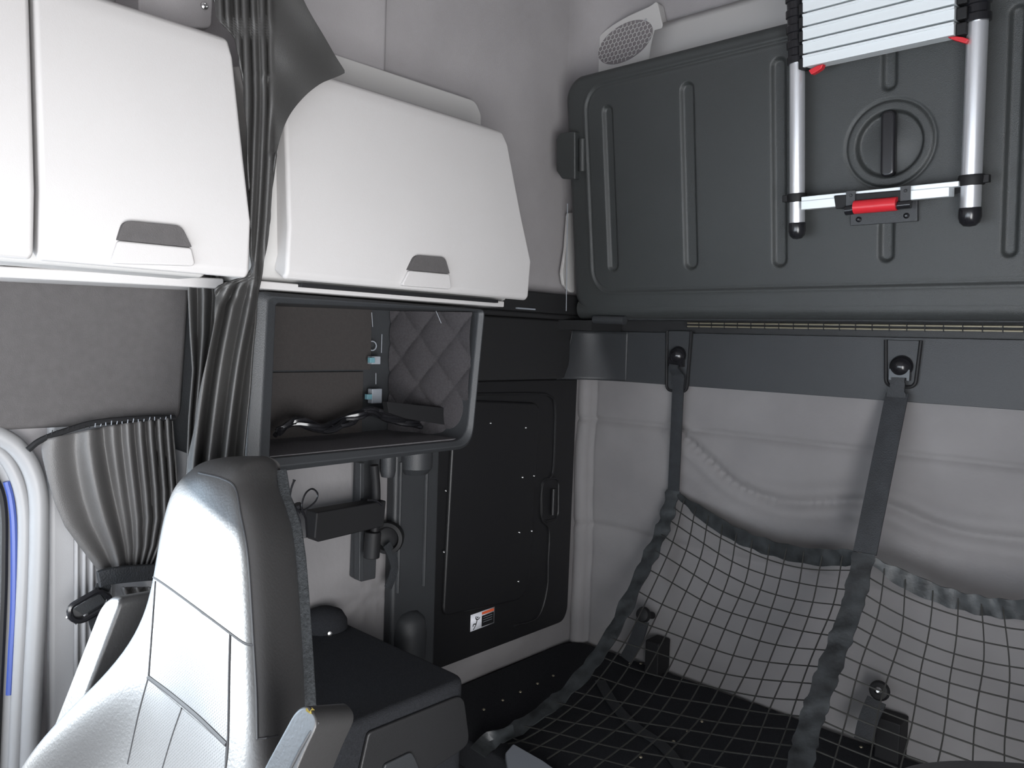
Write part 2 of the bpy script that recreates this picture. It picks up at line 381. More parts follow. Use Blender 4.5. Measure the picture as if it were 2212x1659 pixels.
LC = PB(1920, 311); LR = (PB(2009,312) - PB(1831,312)).x/2
BX0, BX1, BZ0 = PB(1228, 400).x, 0.42, 1.70
def bunk_d(x, z): return sdrr(x, z, BX0, BZ0, BX1, zt, 0.075)
def bunk_h(x, z):
    d = bunk_d(x, z); h = 0.0
    r_ = 0.022
    if d > -r_: q_ = min(1, (d + r_)/r_); h -= r_*(1 - math.sqrt(max(0, 1 - q_*q_)))
    g_ = sdrr(x, z, xg, zg0, 0.34, zg1, 0.07)
    h += -0.004*math.exp(-(g_/0.0045)**2) - 0.003*(1 - ss(-0.012, 0.0, g_)) + 0.002*math.exp(-((g_-0.010)/0.005)**2)
    for R_ in RIBS:
        q_ = sdrr(x, z, *R_)
        if q_ < 0.01: h -= 0.011*(1 - ss(-0.009, 0.002, q_))
    q_ = math.hypot(x-LC.x, z-LC.z)
    if q_ < LR*1.3:
        h += 0.004*(1 - ss(LR*1.02, LR*1.08, q_)) - 0.004*math.exp(-((q_-LR*1.08)/0.004)**2)
        h -= 0.016*(1 - ss(LR*0.76, LR*0.84, q_)); h += 0.008*(1 - ss(LR*0.0, LR*0.74, q_))
    return h
NXB, NZB = 620, 230; cw = (BX1-BX0)/NXB; ch = (zt-BZ0)/NZB
b = B(); V = {}
for j in range(-1, NZB+2):
    for i in range(-1, NXB+2):
        x = BX0 + i*cw; z = BZ0 + j*ch; d = bunk_d(x, z)
        if d > 0:
            if d > 1.5*cw: continue
            e = 1e-4; gx = (bunk_d(x+e, z)-d)/e; gz = (bunk_d(x, z+e)-d)/e; x -= gx*d; z -= gz*d
        V[i, j] = b.verts.new(BP(x, z, bunk_h(x, z)))
for j in range(-1, NZB+1):
    for i in range(-1, NXB+1):
        q_ = [V.get(k) for k in ((i,j),(i+1,j),(i+1,j+1),(i,j+1))]
        if all(q_): b.faces.new(q_)
bmesh.ops.remove_doubles(b, verts=b.verts, dist=1e-5)
ed = [e_ for e_ in b.edges if e_.is_boundary]
ex = bmesh.ops.extrude_edge_only(b, edges=ed); bmesh.ops.translate(b, verts=[q_ for q_ in ex['geom'] if isinstance(q_, bmesh.types.BMVert)], vec=-bn*0.055)
obj('bunk_panel', b, M['bunk'], bk, sharp=0)
b = B(); slab(b, rnd([BP(BX0+.03, BZ0+.03, -.045), BP(BX0+.03, zt-.03, -.045), BP(BX1-.03, zt-.03, -.045), BP(BX1-.03, BZ0+.03, -.045)], 0.05), -bn*0.035); obj('bunk_back', b, M['darker'], bk)
# latch tab at the left end
b = B(); q = [PB(*p, -0.01) for p in ((1256,285),(1222,289),(1215,303),(1215,370),(1227,387),(1256,389))]; slab(b, q, bn*0.035); obj('end_catch', b, M['bunk'], bk, bevel=0.006)
b = B(); q0, q1 = PB(1258, 300, 0.004), PB(1258, 370, 0.004); tube(b, [q0, q1], 0.012, 10); obj('catch_rib', b, M['bunk'], bk)
# grip of the round recessed latch
c = LC; hw = 0.017; zc = c.z
g = rnd([BP(c.x-hw, zc-0.080, -.014), BP(c.x-hw, zc+0.080, -.014), BP(c.x+hw, zc+0.080, -.014), BP(c.x+hw, zc-0.080, -.014)], hw*.99, 6)
slab(b := B(), g, bn*0.026); obj('turn_grip', b, M['blackgloss'], bk, bevel=0.009, seg=4)
# bottom roll and hinge rail
b = B(); tube(b, [BP(-1.69, 1.712, -0.035), BP(0.38, 1.712, -0.035)], 0.036, 16); obj('bottom_roll', b, M['bunk'], bk)
b = B(); zr_ = PY(1500, 692, 2.17).z; box(b, (-1.60, 2.17, zr_), (0.42, YR-0.075, zr_+0.022)); obj('hinge_rail', b, M['dark'], bk, bevel=0.004)
b = B(); box(b, (XW+0.04, YR-0.022, PY(1600, 722, YR-0.035).z+0.001), (0.49, YR-0.001, 1.78)); box(b, (XW+0.002, YR-0.20, ZBT+0.001), (XW+0.18, YR-0.03, 1.675)); o = obj('gap_shade_panel', b, M['darker']); tag(o, 'added black strip standing in for deep shadow behind the slotted rail in the gap under the bunk', 'wall panel')  # black boxes added to darken the shadowed gap under the bunk
b = B(); tube(b, [PB(1284, 690, 0), PB(1350, 692, 0)], 0.014, 12); obj('hinge_barrel', b, M['dark'], bk)
# vertical support cable at the end
b = B(); tube(b, [PX(1226, 440, -1.74), PX(1223, 672, -1.74)], 0.0018, 6); o = obj('bunk_support_cable', b, M['clip']); tag(o, 'thin steel cable hanging beside the left end of the folded bunk', 'cable')
b = B(); q = [PX(*p, -1.775) for p in ((1222,460),(1216,540),(1208,590),(1212,615),(1226,632),(1236,632),(1236,460))]
slab(b, rnd(q, 0.01), (0.012, 0, 0)); o = obj('bunk_end_bracket_cover', b, M['offwhite'], bevel=0.003); tag(o, 'slim off-white cover on the wall behind the bunk support cable', 'cover')
# dark belt panel on the rear wall below the bunk, with its coved left corner
zb0, zb1 = PY(1290, 820, YR-0.03).z, 1.69
b = B(); box(b, (XW+0.19, YR-0.035, zb0), (0.5, YR-0.001, PY(1600, 722, YR-0.035).z)); o = obj('rear_belt_panel', b, M['dark'], bevel=0.0015); tag(o, 'charcoal plastic panel across rear wall carrying the two strap hooks', 'wall panel')
b = B()
def cov(u, v):
    r = 0.085 + 0.075*(1-v)**1.5; z = zb0 + (ZBT - zb0)*v; x0_ = XW + 0.03
    if u <= 0.7: a = math.pi/2*u/0.7; return (x0_ + r - r*math.cos(a), YR - 0.036 - r + r*math.sin(a), z)
    xe = x0_ + r; return (xe + (XW+0.185+0.03 - xe)*(u-0.7)/0.3, YR - 0.036, z)
grid(b, cov, 40, 16); o = obj('corner_cove_panel', b, M['dark'], solid=0.004, sharp=0); tag(o, 'charcoal curved plastic corner between side wall and rear wall under the bunk', 'corner trim')
# dark band and ledge on the side wall
b = B(); box(b, (XW+0.001, 1.50, zb0), (XW+0.035, YR-0.13, 1.675)); o = obj('side_belt_panel', b, M['darker'], bevel=0.008); tag(o, 'black plastic band on side wall above the hatch and right of the cubby', 'wall panel')
b = B(); box(b, (XW+0.001, 1.50, 1.676), (XW+0.06, YR-0.02, 1.694)); box(b, (XW+0.001, 1.60, 1.694), (XW+0.06, YR-0.02, 1.765)); o = obj('side_ledge', b, M['darker'], bevel=0.008); tag(o, 'black ledge on side wall under the right end of the sleeper cabinet', 'ledge')
b = B(); obox(b, PX(1135, 667, XW+0.062), YP, XP, ZP, 0.09, 0.01, 0.005); o = obj('ledge_clip', b, M['clip']); tag(o, 'small grey clip on the edge of the black side ledge', 'clip')
# slotted strip in the gap under the bunk
t = thing('slotted_rail', 'thin brassy slotted rail in the gap under the folded bunk', 'rail', (-0.9, YR-0.06, 1.68))
b = B()
for py0, py1 in ((698, 706), (705, 716)):
    tube(b, [PY(1484, py0, 2.29), Vector((0.4, 2.29, PY(2212, py1, 2.29).z))], 0.0028, 6)
obj('rail_strip', b, M['brass'], t)
for i in range(40):
    x = PY(1484,700,2.29).x + i*0.045
    if x < 0.4: b = B(); tube(b, [(x, 2.288, PY(1484,697,2.29).z+0.004), (x+0.001, 2.288, PY(1484,707,2.29).z-0.003)], 0.0018, 4); obj('rail_slot', b, M['black'], t)

# ================================================================== LADDER
lad = thing('telescopic_ladder', 'telescopic aluminium ladder hung upright on the black folded bunk', 'ladder', (-0.7, 2.05, 1.85))
LO = 0.055
def PL(px, py, o=LO): return PB(px, py, o)
def pole(px0, py0, px1, py1, r, foot_py):
    a, c_ = PL(px0, py0), PL(px1, py1); b = B(); tube(b, [a, c_], r, 24); obj('pole', b, M['alu'], lad)
    d = (c_ - a).normalized(); f = PL(px1, py1)
    b = B(); lathe(b, f, d, [(-0.004, r*1.06), (0.0, r*1.12), (0.018, r*1.14), (0.030, r*0.98), (0.038, r*0.6), (0.040, 0)], 20); obj('foot_cap', b, M['blackgloss'], lad)
    # clamp of the bottom rung
    return a, c_, d
la, lb, ld = pole(1722, 138, 1722, 484, 0.0195, 500)
ra, rb, rd = pole(2112, 48, 2096, 452, 0.0215, 480)
for (a, d, r, py, pxx, hgt) in ((la, ld, 0.0195, 427, 1722, 0.022), (ra, rd, 0.0215, 389, 2099, 0.024)):
    p = PL(pxx, py); b = B(); lathe(b, p - d*hgt/2, d, [(0, r*1.02), (0, r*1.25), (hgt*.3, r*1.32), (hgt, r*1.25), (hgt, r*1.02)], 20)
    obox(b, p + bn*0.0 + XP*(-0.028 if pxx < 1900 else 0.028), XP, up, bn, 0.018, 0.018, 0.02)
    obj('rung_clamp', b, M['black'], lad, bevel=0.002)
for (a, r, px0, px1, top) in ((la, 0.0195, 1722, 1716, -90), (ra, 0.0215, 2112, 2118, -190)):
    b = B(); d = (PL(px1, top) - a).normalized(); Lh = (PL(px1, top) - a).length; prof = [(0, r*1.05)]
    z = 0.0
    while z < Lh:
        prof += [(z, r*1.28), (z+0.016, r*1.28), (z+0.020, r*1.1), (z+0.036, r*1.1)]; z += 0.038
    prof.append((z, r*1.0)); lathe(b, a, d, prof, 20); obj('collapsed_sections', b, M['blackgloss'], lad)
ZR = (PL(2078, 76) - PL(1745, 143))
for k in range(5):
    y0 = 132 - 24.5*k; y1 = 63 - 26*k
    a = PL(1745, y0, LO+0.012); c_ = PL(2078 - 0*k, y1, LO+0.012); zc = (a.z + c_.z)/2
    xa, xb = la.x + 0.030, ra.x - 0.038
    z0 = PL(1745, 143.5, LO+0.012).z + k*0.0325
    for (dz, hh, of) in ((0.012, 0.022, 0.0), (0.0275, 0.006, 0.004)):
        pass
    cc = BP((xa+xb)/2, z0 + 0.0155, LO + 0.012); b = B(); obox(b, cc, XP, up, bn, xb-xa, 0.023, 0.05); obox(b, cc + up*0.0135, XP, up, bn, xb-xa, 0.006, 0.056)
    obj('rung', b, M['aluw'], lad, bevel=0.0012, seg=2)
for x0 in (la.x, ra.x):
    s_ = 1 if x0 == la.x else -1
    for k in range(5):
        cc = BP(x0 + s_*0.026, PL(1745,143.5,LO+.012).z + 0.0155 + k*0.0325, LO + 0.008); b = B(); obox(b, cc, XP, up, bn, 0.022, 0.027, 0.040)
        obj('rung_joint', b, M['black'], lad, bevel=0.003)
# red release tabs
for pts_ in (((1746,152),(1752,148),(1764,142),(1778,138),(1774,148),(1762,156),(1752,161)), ((2092,84),(2080,80),(2066,78),(2046,80),(2058,86),(2072,90),(2086,94))):
    b = B(); slab(b, [PL(p[0], p[1], LO+0.030) for p in pts_], -bn*0.02); obj('release_tab', b, M['red'], lad, bevel=0.002)
# bottom rung
a = PL(1742, 436, LO+0.010); c_ = PL(2064, 406, LO+0.010); zc = (a.z + c_.z)/2
b = B(); xa, xb = la.x+0.022, ra.x-0.022
obox(b, BP((xa+xb)/2 - 0.008, zc, LO+0.012), XP, up, bn, xb-xa-0.02, 0.022, 0.046); obox(b, BP((xa+xb)/2, zc+0.016, LO+0.004), XP, up, bn, xb-xa, 0.012, 0.050)
obj('bottom_rung', b, M['aluw'], lad, bevel=0.0015, seg=2)
# side decal strip on left pole
b = B()
for (y0, y1, ww) in ((178,235,.0016), (240,262,.003), (268,300,.0016), (304,320,.0034), (326,400,.0014)):
    p0, p1 = PL(1709.5, y0, LO+0.0135), PL(1709.5, y1, LO+0.0135); strap(b, [p0, p1], XP, ww, 0.002)
obj('printed_strip', b, M['redprint'], lad)
# bracket holding the ladder
br = thing('ladder_bracket', 'black bracket with red roller under the bottom rung of the ladder', 'bracket', PB(1912, 460))
b = B(); q = [PB(*p, 0.0) for p in ((1840,432),(1985,424),(1985,478),(1840,488))]; slab(b, q, bn*0.012); obj('base_plate', b, M['dark'], br, bevel=0.002)
b = B(); q = [PB(*p, 0.012) for p in ((1826,424),(1972,412),(1972,440),(1830,452))]; slab(b, q, bn*0.080); obj('holder_body', b, M['black'], br, bevel=0.003)
for px_ in (1838, 1956):
    b = B(); py_ = 430 - (px_-1838)*0.085; obox(b, PB(px_, py_, 0.094), XP, up, bn, 0.022, 0.040, 0.006); screw(b, PB(px_, py_-8, 0.098), bn, 0.004); obj('holder_ear', b, M['dark'], br, bevel=0.002)
b = B(); tube(b, [PB(1846, 448, 0.098), PB(1938, 440, 0.098)], 0.0165, 20); obj('red_roller', b, M['red'], br)
b = B(); tube(b, [PB(1827, 455, 0.096), PB(1846, 452, 0.096)], 0.012, 14); obj('roller_pin', b, M['blackgloss'], br); b = B(); tube(b, [PB(1938, 444, 0.096), PB(1968, 441, 0.096)], 0.010, 14); obj('roller_pin', b, M['blackgloss'], br)
for p in ((1855,474), (1958,466)):
    b = B(); screw(b, PB(*p, 0.012), bn, 0.0075, 0.005); obj('screw', b, M['blackgloss'], br)

# ================================================================== OVERHEAD CABINETS
def cabinet_door(bm, y0, y1, x, zb, zm, zt, xb=-0.05, lean=0.0, xtop=0.03, y1t=None):
    # face with a lower facet that tips under, a long slightly leaning upper facet and a rounded top
    if y1t is None: y1t = y1
    prof = [(x-0.012, zb, 0), (x, zb+0.012, 0), (x+0.006, zm, 0), (x-0.004, zm+0.12, .4), (x-0.02, zt-0.05, .92), (x-0.035, zt-0.015, 1), (x-0.07, zt, 1)]
    prof2 = prof + [(x-0.07, zt-0.03, 1), (x-0.05, zb+0.02, 0)]
    a = []; c_ = []
    for px_, pz_, tt in prof2:
        a.append(bm.verts.new((px_, y0, pz_))); c_.append(bm.verts.new((px_, y1 + (y1t-y1)*tt, pz_)))
    n = len(a); bm.faces.new(a); bm.faces.new(c_)
    for i in range(n): bm.faces.new((a[i], a[(i+1) % n], c_[(i+1) % n], c_[i]))
def cabinet_handle(par, x, pts_, lowpts, root=None):
    par['_o'] = root['_o']
    # charcoal finger recess with a scooped light lip below it
    b = B(); slab(b, rnd([PX(*p, x+0.009) for p in pts_], [0.012, 0.012, 0.002, 0.002], 5), (-0.012, 0, 0)); h = obj('handle_recess', b, M['header'], par, bevel=0.0015)
    b = B(); slab(b, rnd([PX(*p, x+0.0045) for p in lowpts], [0.006, 0.006, 0.01, 0.01], 5), (-0.012, 0, 0)); obj('handle_scoop', b, M['white'], par, bevel=0.004)
CZB, CZT = 1.702, 2.165
# cabinet over the driver door: two doors
c1 = thing('overhead_cabinet', 'white overhead cabinet above the door, left of the dark hanging curtain', 'cabinet', (-1.6, 0.3, 1.7))
b = B(); q = [Vector((x_, -0.75, z_)) for x_, z_ in ((XW+0.04, 1.70), (-1.47, 1.70), (-1.45, 1.75), (-1.47, 2.10), (-1.52, 2.15), (XW+0.04, 2.19))]; slab(b, q, (0, 1.46, 0)); obj('cabinet_body', b, M['white_in'], c1, bevel=0.01)
yd = PX(79, 500, -1.38).y
yr = PX(540, 590, -1.38).y
b = B(); cabinet_door(b, yd+0.003, yr, -1.38, CZB-0.004, 1.805, CZT-0.01, y1t=yr-0.03); d1 = obj('cabinet_door', b, M['white'], c1, bevel=0.010, seg=4, label='white door with charcoal handle recess'); 
b = B(); cabinet_door(b, -0.35, yd-0.003, -1.38, CZB-0.004, 1.805, CZT-0.01); obj('cabinet_door', b, M['white'], c1, bevel=0.010, seg=4)
cabinet_handle(d1, -1.375, ((268,476),(393,488),(415,534),(256,518)), ((256,519),(415,535),(424,575),(240,569)), root=c1)
b = B(); box(b, (-1.47, yd-0.012, CZB+0.02), (-1.425, yd+0.012, CZT-0.05)); obj('gap_shade_strip', b, M['black'], c1)  # black strip added for the shade in the gap between the doors
b = B(); slab(b, [PX(*p, -1.74) for p in ((-60,582),(-60,605),(405,627),(405,606))], (0.17, 0, 0)); obj('lower_lip', b, M['white'], c1, bevel=0.004)
# cabinet over the sleeper
c2 = thing('overhead_cabinet', 'white overhead cabinet with one wide door above the dark open cubby', 'cabinet', (-1.6, 1.2, 1.7))
y0, y1 = PX(618, 600, -1.44).y, PX(1145, 570, -1.44).y; y1t = PX(1108, 278, -1.44).y
b = B(); q = [Vector((x_, y0-0.055, z_)) for x_, z_ in ((XW+0.04, 1.705), (-1.50, 1.705), (-1.475, 1.76), (-1.49, 2.05), (-1.56, 2.15), (XW+0.04, 2.16))]; slab(b, q, (0, y1-y0+0.03, 0)); obj('cabinet_body', b, M['white_in'], c2, bevel=0.012)
b = B(); cabinet_door(b, y0, y1, -1.44, CZB+0.005, 1.815, CZT, y1t=y1t); d2 = obj('cabinet_door', b, M['white'], c2, bevel=0.010, seg=4)
cabinet_handle(d2, -1.435, ((898,551),(962,556),(972,591),(884,583)), ((884,584),(972,592),(976,625),(868,617)), root=c2)
za = PX(745, 126, XW+.06).z
b = B(); slab(b, rnd([PX(*p, XW+0.055) for p in ((560,62),(1028,218),(1040,248),(1040,300),(560,300))], [0, 0.02, 0.01, 0, 0]), (-0.018, 0, 0)); obj('back_flange', b, M['offwhite'], c2, bevel=0.004)
b = B(); box(b, (-1.50, y0+0.05, 1.697), (-1.46, y1-0.10, 1.7055)); obj('bottom_seal', b, M['black'], c2)
b = B(); box(b, (-1.66, y0-0.05, 1.688), (-1.475, y1-0.06, 1.704)); obj('bottom_rail', b, M['white'], c2, bevel=0.003)
# small grey panel with a steel screw above the first cabinet
t = thing('headliner_bracket_panel', 'small grey panel with a steel screw above the left cabinet', 'panel', PX(420, 30, -1.62))
b = B(); slab(b, rnd([PX(*p, -1.62) for p in ((300,-120),(470,-120),(462,-20),(458,60),(300,60))], 0.012), (-0.12, 0, 0)); obj('panel', b, M['liner'], t, bevel=0.008)
b = B(); screw(b, PX(441, 13, -1.62), (1, 0, 0), 0.0085, 0.006); obj('screw', b, M['chrome'], t)

# ================================================================== OPEN CUBBY
cu_ = thing('open_storage_cubby', 'charcoal open cubby hung on the side wall below the sleeper cabinet', 'shelf unit', (-1.65, 1.15, 1.31))
ox = -1.5
outer = rnd([PX(*p, ox) for p in ((553,628),(1047,668),(1018,968),(528,1028))], [0.02, 0.02, 0.05, 0.03], 8)
inner = rnd([PX(*p, ox) for p in ((597,655),(1034,673),(1007,950),(583,990))], [0.008, 0.012, 0.05, 0.008], 8)
# recessed slanted mouth: inner loop set back a little
inner_b = [p + Vector((-0.03, 0, 0)) for p in inner]
b = B(); n_ = len(outer)
A = [b.verts.new(p) for p in outer]; I = [b.verts.new(p + (q - p)*0.45 + Vector((0.012,0,0))) for p, q in zip(outer, inner)]; J = [b.verts.new(p) for p in inner]; K = [b.verts.new(Vector((XW+0.03, p.y, p.z))) for p in inner]; O2 = [b.verts.new(Vector((XW+0.03, p.y, p.z))) for p in outer]
for i in range(n_):
    j = (i+1) % n_
    for f in ((O2[i],O2[j],A[j],A[i]), (A[i],A[j],I[j],I[i]), (I[i],I[j],J[j],J[i]), (J[i],J[j],K[j],K[i]), (K[i],K[j],O2[j],O2[i])): b.faces.new(f)
obj('cubby_frame', b, M['dark'], cu_, bevel=0.004, sharp=50)
zs = PX(700, 803, -1.775).z; bx = XW + 0.035
yb0, yb1 = 0.84, PX(793, 760, bx).y
b = B(); box(b, (bx, yb0, zs+0.006), (bx+0.018, yb1, 1.67)); obj('back_board', b, M['board'], cu_, bevel=0.001)
b = B(); box(b, (bx, yb0, 1.32), (bx+0.010, PX(779, 860, bx).y, zs)); obj('back_board', b, M['board'], cu_, bevel=0.001)
b = B(); box(b, (XW+0.028, yb0, 1.31), (XW+0.034, 1.50, 1.68)); obj('back_skin', b, M['dark'], cu_)
# quilted side liner with diamond stitching
A_, C_ = Vector((bx+0.004, 1.395, 0)), Vector((ox-0.01, 1.468, 0)); nrm_ = (C_ - A_).cross(ZP).normalized()
if nrm_.y > 0: nrm_ = -nrm_
def quilted(u, v):
    p = A_.lerp(C_, u); z = 1.325 + 0.345*v; s_ = u*(C_-A_).length
    a = (s_ + (z-1.3)*0.85)/0.118; c_ = (s_ - (z-1.3)*0.85 + 0.05)/0.118
    g = 0.013*(abs(math.sin(math.pi*a))*abs(math.sin(math.pi*c_)))**0.35
    return p + ZP*z + nrm_*g
b = B(); grid(b, quilted, 60, 70); obj('quilted_liner', b, M['cubbycarpet'], cu_, sharp=0)
b = B(); box(b, (XW+0.03, 0.87, 1.316), (ox-0.012, 1.465, 1.334)); obj('shelf_carpet', b, M['litfelt'], cu_)
for pp, w1, h1, tp in (((808,778),0.030,0.022,(802,778)), ((810,855),0.034,0.040,(796,857))):
    b = B(); obox(b, PX(*pp, bx+0.03), YP, XP, ZP, w1, 0.02, h1); obj('socket_clip', b, M['clip'], cu_, bevel=0.002)
    b = B(); obox(b, PX(*tp, bx+0.045), YP, XP, ZP, 0.016, 0.012, 0.014); obj('clip_insert', b, M['teal'], cu_, bevel=0.001)
b = B(); tube(b, [PX(804+9*math.cos(a), 747+10*math.sin(a), bx+0.015) for a in [k*math.pi/8 for k in range(16)]], 0.0018, 6, closed=True); obj('ring_socket', b, M['clip'], cu_)
for p0, p1 in (((942,672),(953,698)), ((1012,674),(1023,700)), ((803,675),(805,706)), ((825,722),(824,762)), ((812,806),(812,830))):
    b = B(); tube(b, [PX(*p0, bx+0.06 if p0[0] < 900 else -1.56), PX(*p1, bx+0.06 if p0[0] < 900 else -1.56)], 0.0009, 5); obj('wire_clip', b, M['clip'], cu_)
# loose stuff lying in the cubby
b = B(); rr = random.Random(3)
cl = smooth([PX(*p, -1.66) for p in ((598,935),(640,910),(700,925),(760,905),(800,888),(850,905),(900,915),(960,925))], 6)
for k in range(5):
    tube(b, [p + Vector((0.012*math.sin(3*i*0.2+k*2), 0, 0.008*math.cos(i*0.33+k*1.7))) for i, p in enumerate(cl)], 0.006, 6)
o = obj('cable_bundle', b, M['blackgloss']); tag(o, 'bundle of black cables lying on the cubby floor', 'cables')
b = B(); slab(b, [PX(*p, -1.58) for p in ((836,868),(1005,886),(1003,914),(975,920),(880,905),(840,892))], (-0.02, 0.0, 0)); box_ = None
screw(b, PX(976, 900, -1.58), (1,0,0), 0.004)
o = obj('metal_bracket', b, M['black'], bevel=0.002); tag(o, 'black metal bracket lying at the right end of the cubby', 'bracket')

# ================================================================== SCREEN MOUNT below the cubby
sm = thing('screen_mount', 'black swivel screen mount with arm and cable ties on the grey wall', 'wall mount', PX(790, 1200, XW+.03))
b = B(); slab(b, [PX(*p, XW+0.05) for p in ((780,990),(822,990),(812,1250),(782,1257),(770,1250))], (-0.035, 0, 0)); obj('wall_channel', b, M['dark'], sm, bevel=0.004)
b = B(); slab(b, [PX(*p, XW+0.075) for p in ((779,1000),(788,1000),(786,1255),(776,1255))], (-0.025, 0, 0)); obj('channel_edge', b, M['dark'], sm, bevel=0.002)
b = B(); q = [PX(*p, XW+0.10) for p in ((810,1075),(660,1100),(655,1155),(664,1163),(805,1130))]; slab(b, q, (0.05, 0, 0)); obj('swing_arm', b, M['black'], sm, bevel=0.004)
b = B(); tube(b, smooth([PX(*p, XW+0.12) for p in ((808,1005),(812,1050),(812,1100),(810,1140),(805,1200))], 5), 0.012, 10); obj('pivot_post', b, M['black'], sm)
b = B(); tube(b, [PX(*p, XW+0.12) for p in ((806,1148),(802,1205))], 0.022, 14); obj('pivot_cylinder', b, M['black'], sm, bevel=0.003)
b = B(); tube(b, [PX(*p, -1.62) for p in ((640,1090),(652,1120),(655,1160))], 0.012, 8); tube(b, smooth([PX(*p, -1.62) for p in ((622,1070),(636,1100),(650,1112))], 4), 0.006, 6); obj('tilt_head', b, M['blackgloss'], sm)
b = B(); tube(b, smooth([PX(*p, -1.60) for p in ((655,1112),(652,1090),(660,1066),(674,1056),(686,1066),(682,1082),(664,1098),(648,1104))], 6), 0.0022, 6); obj('cable_tie', b, M['blackgloss'], sm)
b = B(); tube(b, smooth([PX(*p, -1.60) for p in ((648,1108),(628,1086),(628,1060),(636,1036))], 6), [0.0024]*18+[0.004], 6); obj('cable_tie', b, M['blackgloss'], sm)
b = B(); tube(b, smooth([PX(*p, XW+.16) for p in ((795,1080),(812,1082),(826,1092))], 5), 0.003, 6); obj('cable_tie', b, M['blackgloss'], sm)
# swivel cup and dangling strap near the column
t = thing('hose_elbow', 'round black hose fitting with a loose strap hanging left of the hatch', 'hose fitting', PX(845, 1165, XW+.06))
cc = PX(838, 1162, XW+0.07)
b = B(); lathe(b, cc, (0.6, -0.8, 0.05), [(-0.03, 0.040), (0.0, 0.046), (0.012, 0.044), (0.014, 0.034), (0.0, 0.028), (-0.01, 0)], 28); obj('fitting_ring', b, M['black'], t)
b = B(); strap(b, smooth([PX(*p, XW+0.09) for p in ((835,1175),(846,1200),(852,1225),(846,1250),(838,1270))], 5), YP, 0.026, 0.004); obj('loose_strap', b, M['web'], t)

# ================================================================== GROOVED COLUMN and HATCH on the side wall
t = thing('moulded_column', 'black moulded column with a rounded foot left of the side hatch', 'column', PX(890, 1390, XW+0.03))
yA, yB_ = PX(852, 1200, XW+.06).y, PX(925, 1200, XW+.06).y
def cx_(px): return PX(px, 1200, XW+.06).y
b = B(); box(b, (XW+0.012, cx_(852), 0.60), (XW+0.055, cx_(948), 1.32)); obj('column_body', b, M['dark'], t, bevel=0.012, seg=4)
for px_ in (862, 918):
    b = B(); tube(b, [(XW+0.057, cx_(px_), 0.86), (XW+0.057, cx_(px_), 1.24)], 0.006, 8); obj('column_ridge', b, M['dark'], t)
c0 = PX(886, 1350, XW+0.06)
b = B(); lathe(b, (c0.x-0.01, c0.y, 0.60), (0, 0, 1), [(0, 0.052), (0.13, 0.056), (0.17, 0.050), (0.19, 0.03), (0.195, 0)], 24); obj('column_foot', b, M['dark'], t)
c0 = PX(902, 995, XW+0.07)
b = B(); lathe(b, (c0.x-0.01, c0.y, 1.20), (0, 0, 1), [(0, 0), (0.002, 0.035), (0.02, 0.05), (0.10, 0.05)], 24); obj('column_head', b, M['dark'], t)
b = B(); c0 = PX(838, 1012, XW+0.06); lathe(b, (c0.x, c0.y, 1.20), (0, 0, 1), [(0, 0), (0.004, 0.018), (0.02, 0.022), (0.10, 0.022)], 16); obj('hose_end', b, M['dark'], t)

HX = XW + 0.02
ht = thing('side_hatch', 'black moulded hatch with inner panel and warning label on the side wall', 'hatch', (HX, 1.9, 0.57))
b = B(); q = [Vector((HX-0.005, y_, z_)) for y_, z_ in ((1.53, 0.572), (2.225, 0.572), (2.25, 0.61), (2.258, zb0), (1.53, zb0))]; slab(b, rnd(q, [0, 0.03, 0.02, 0, 0]), (0.02, 0, 0)); obj('hatch_frame', b, M['hatch'], ht, bevel=0.005)
# outer bead
bead = [PX(*p, HX+0.017) for p in ((1000,852),(1150,850),(1188,856),(1199,880),(1198,960),(1195,1015),(1188,1032),(1172,1048),(1168,1100),(1172,1125),(1186,1145),(1184,1210),(1181,1275),(1160,1335),(1110,1352))]
b = B(); tube(b, smooth(bead, 6), 0.0045, 8); obj('outer_bead', b, M['hatch'], ht)
q = [PX(*p, HX+0.012) for p in ((975,862),(1160,870),(1136,1290),(950,1330))]
b = B(); slab(b, rnd(q, [0.03, 0.04, 0.08, 0.03]), (0.016, 0, 0)); obj('inner_panel', b, M['hatch'], ht, bevel=0.008, seg=4)
hp = rnd([PX(*p, HX+0.015) for p in ((1170,1035),(1207,1032),(1206,1120),(1170,1128))], 0.03)
b = B(); tube(b, hp, 0.005, 8, closed=True); hh = obj('handle_recess', b, M['hatch'], ht); hh['_o'] = ht['_o']
b = B(); q0, q1 = PX(1196, 1056, HX+0.022), PX(1194, 1112, HX+0.022); tube(b, [q0, q1], 0.008, 10); obj('pull_bar', b, M['hatch'], hh)
for p in ((1059,914),(1135,924),(1128,1031),(1153,1028),(962,1060),(1121,1150),(1148,1147),(958,1192),(1119,1256)):
    b = B(); screw(b, PX(*p, HX+0.029), (1, 0, 0), 0.0042, 0.004); obj('screw', b, M['chrome'], ht)
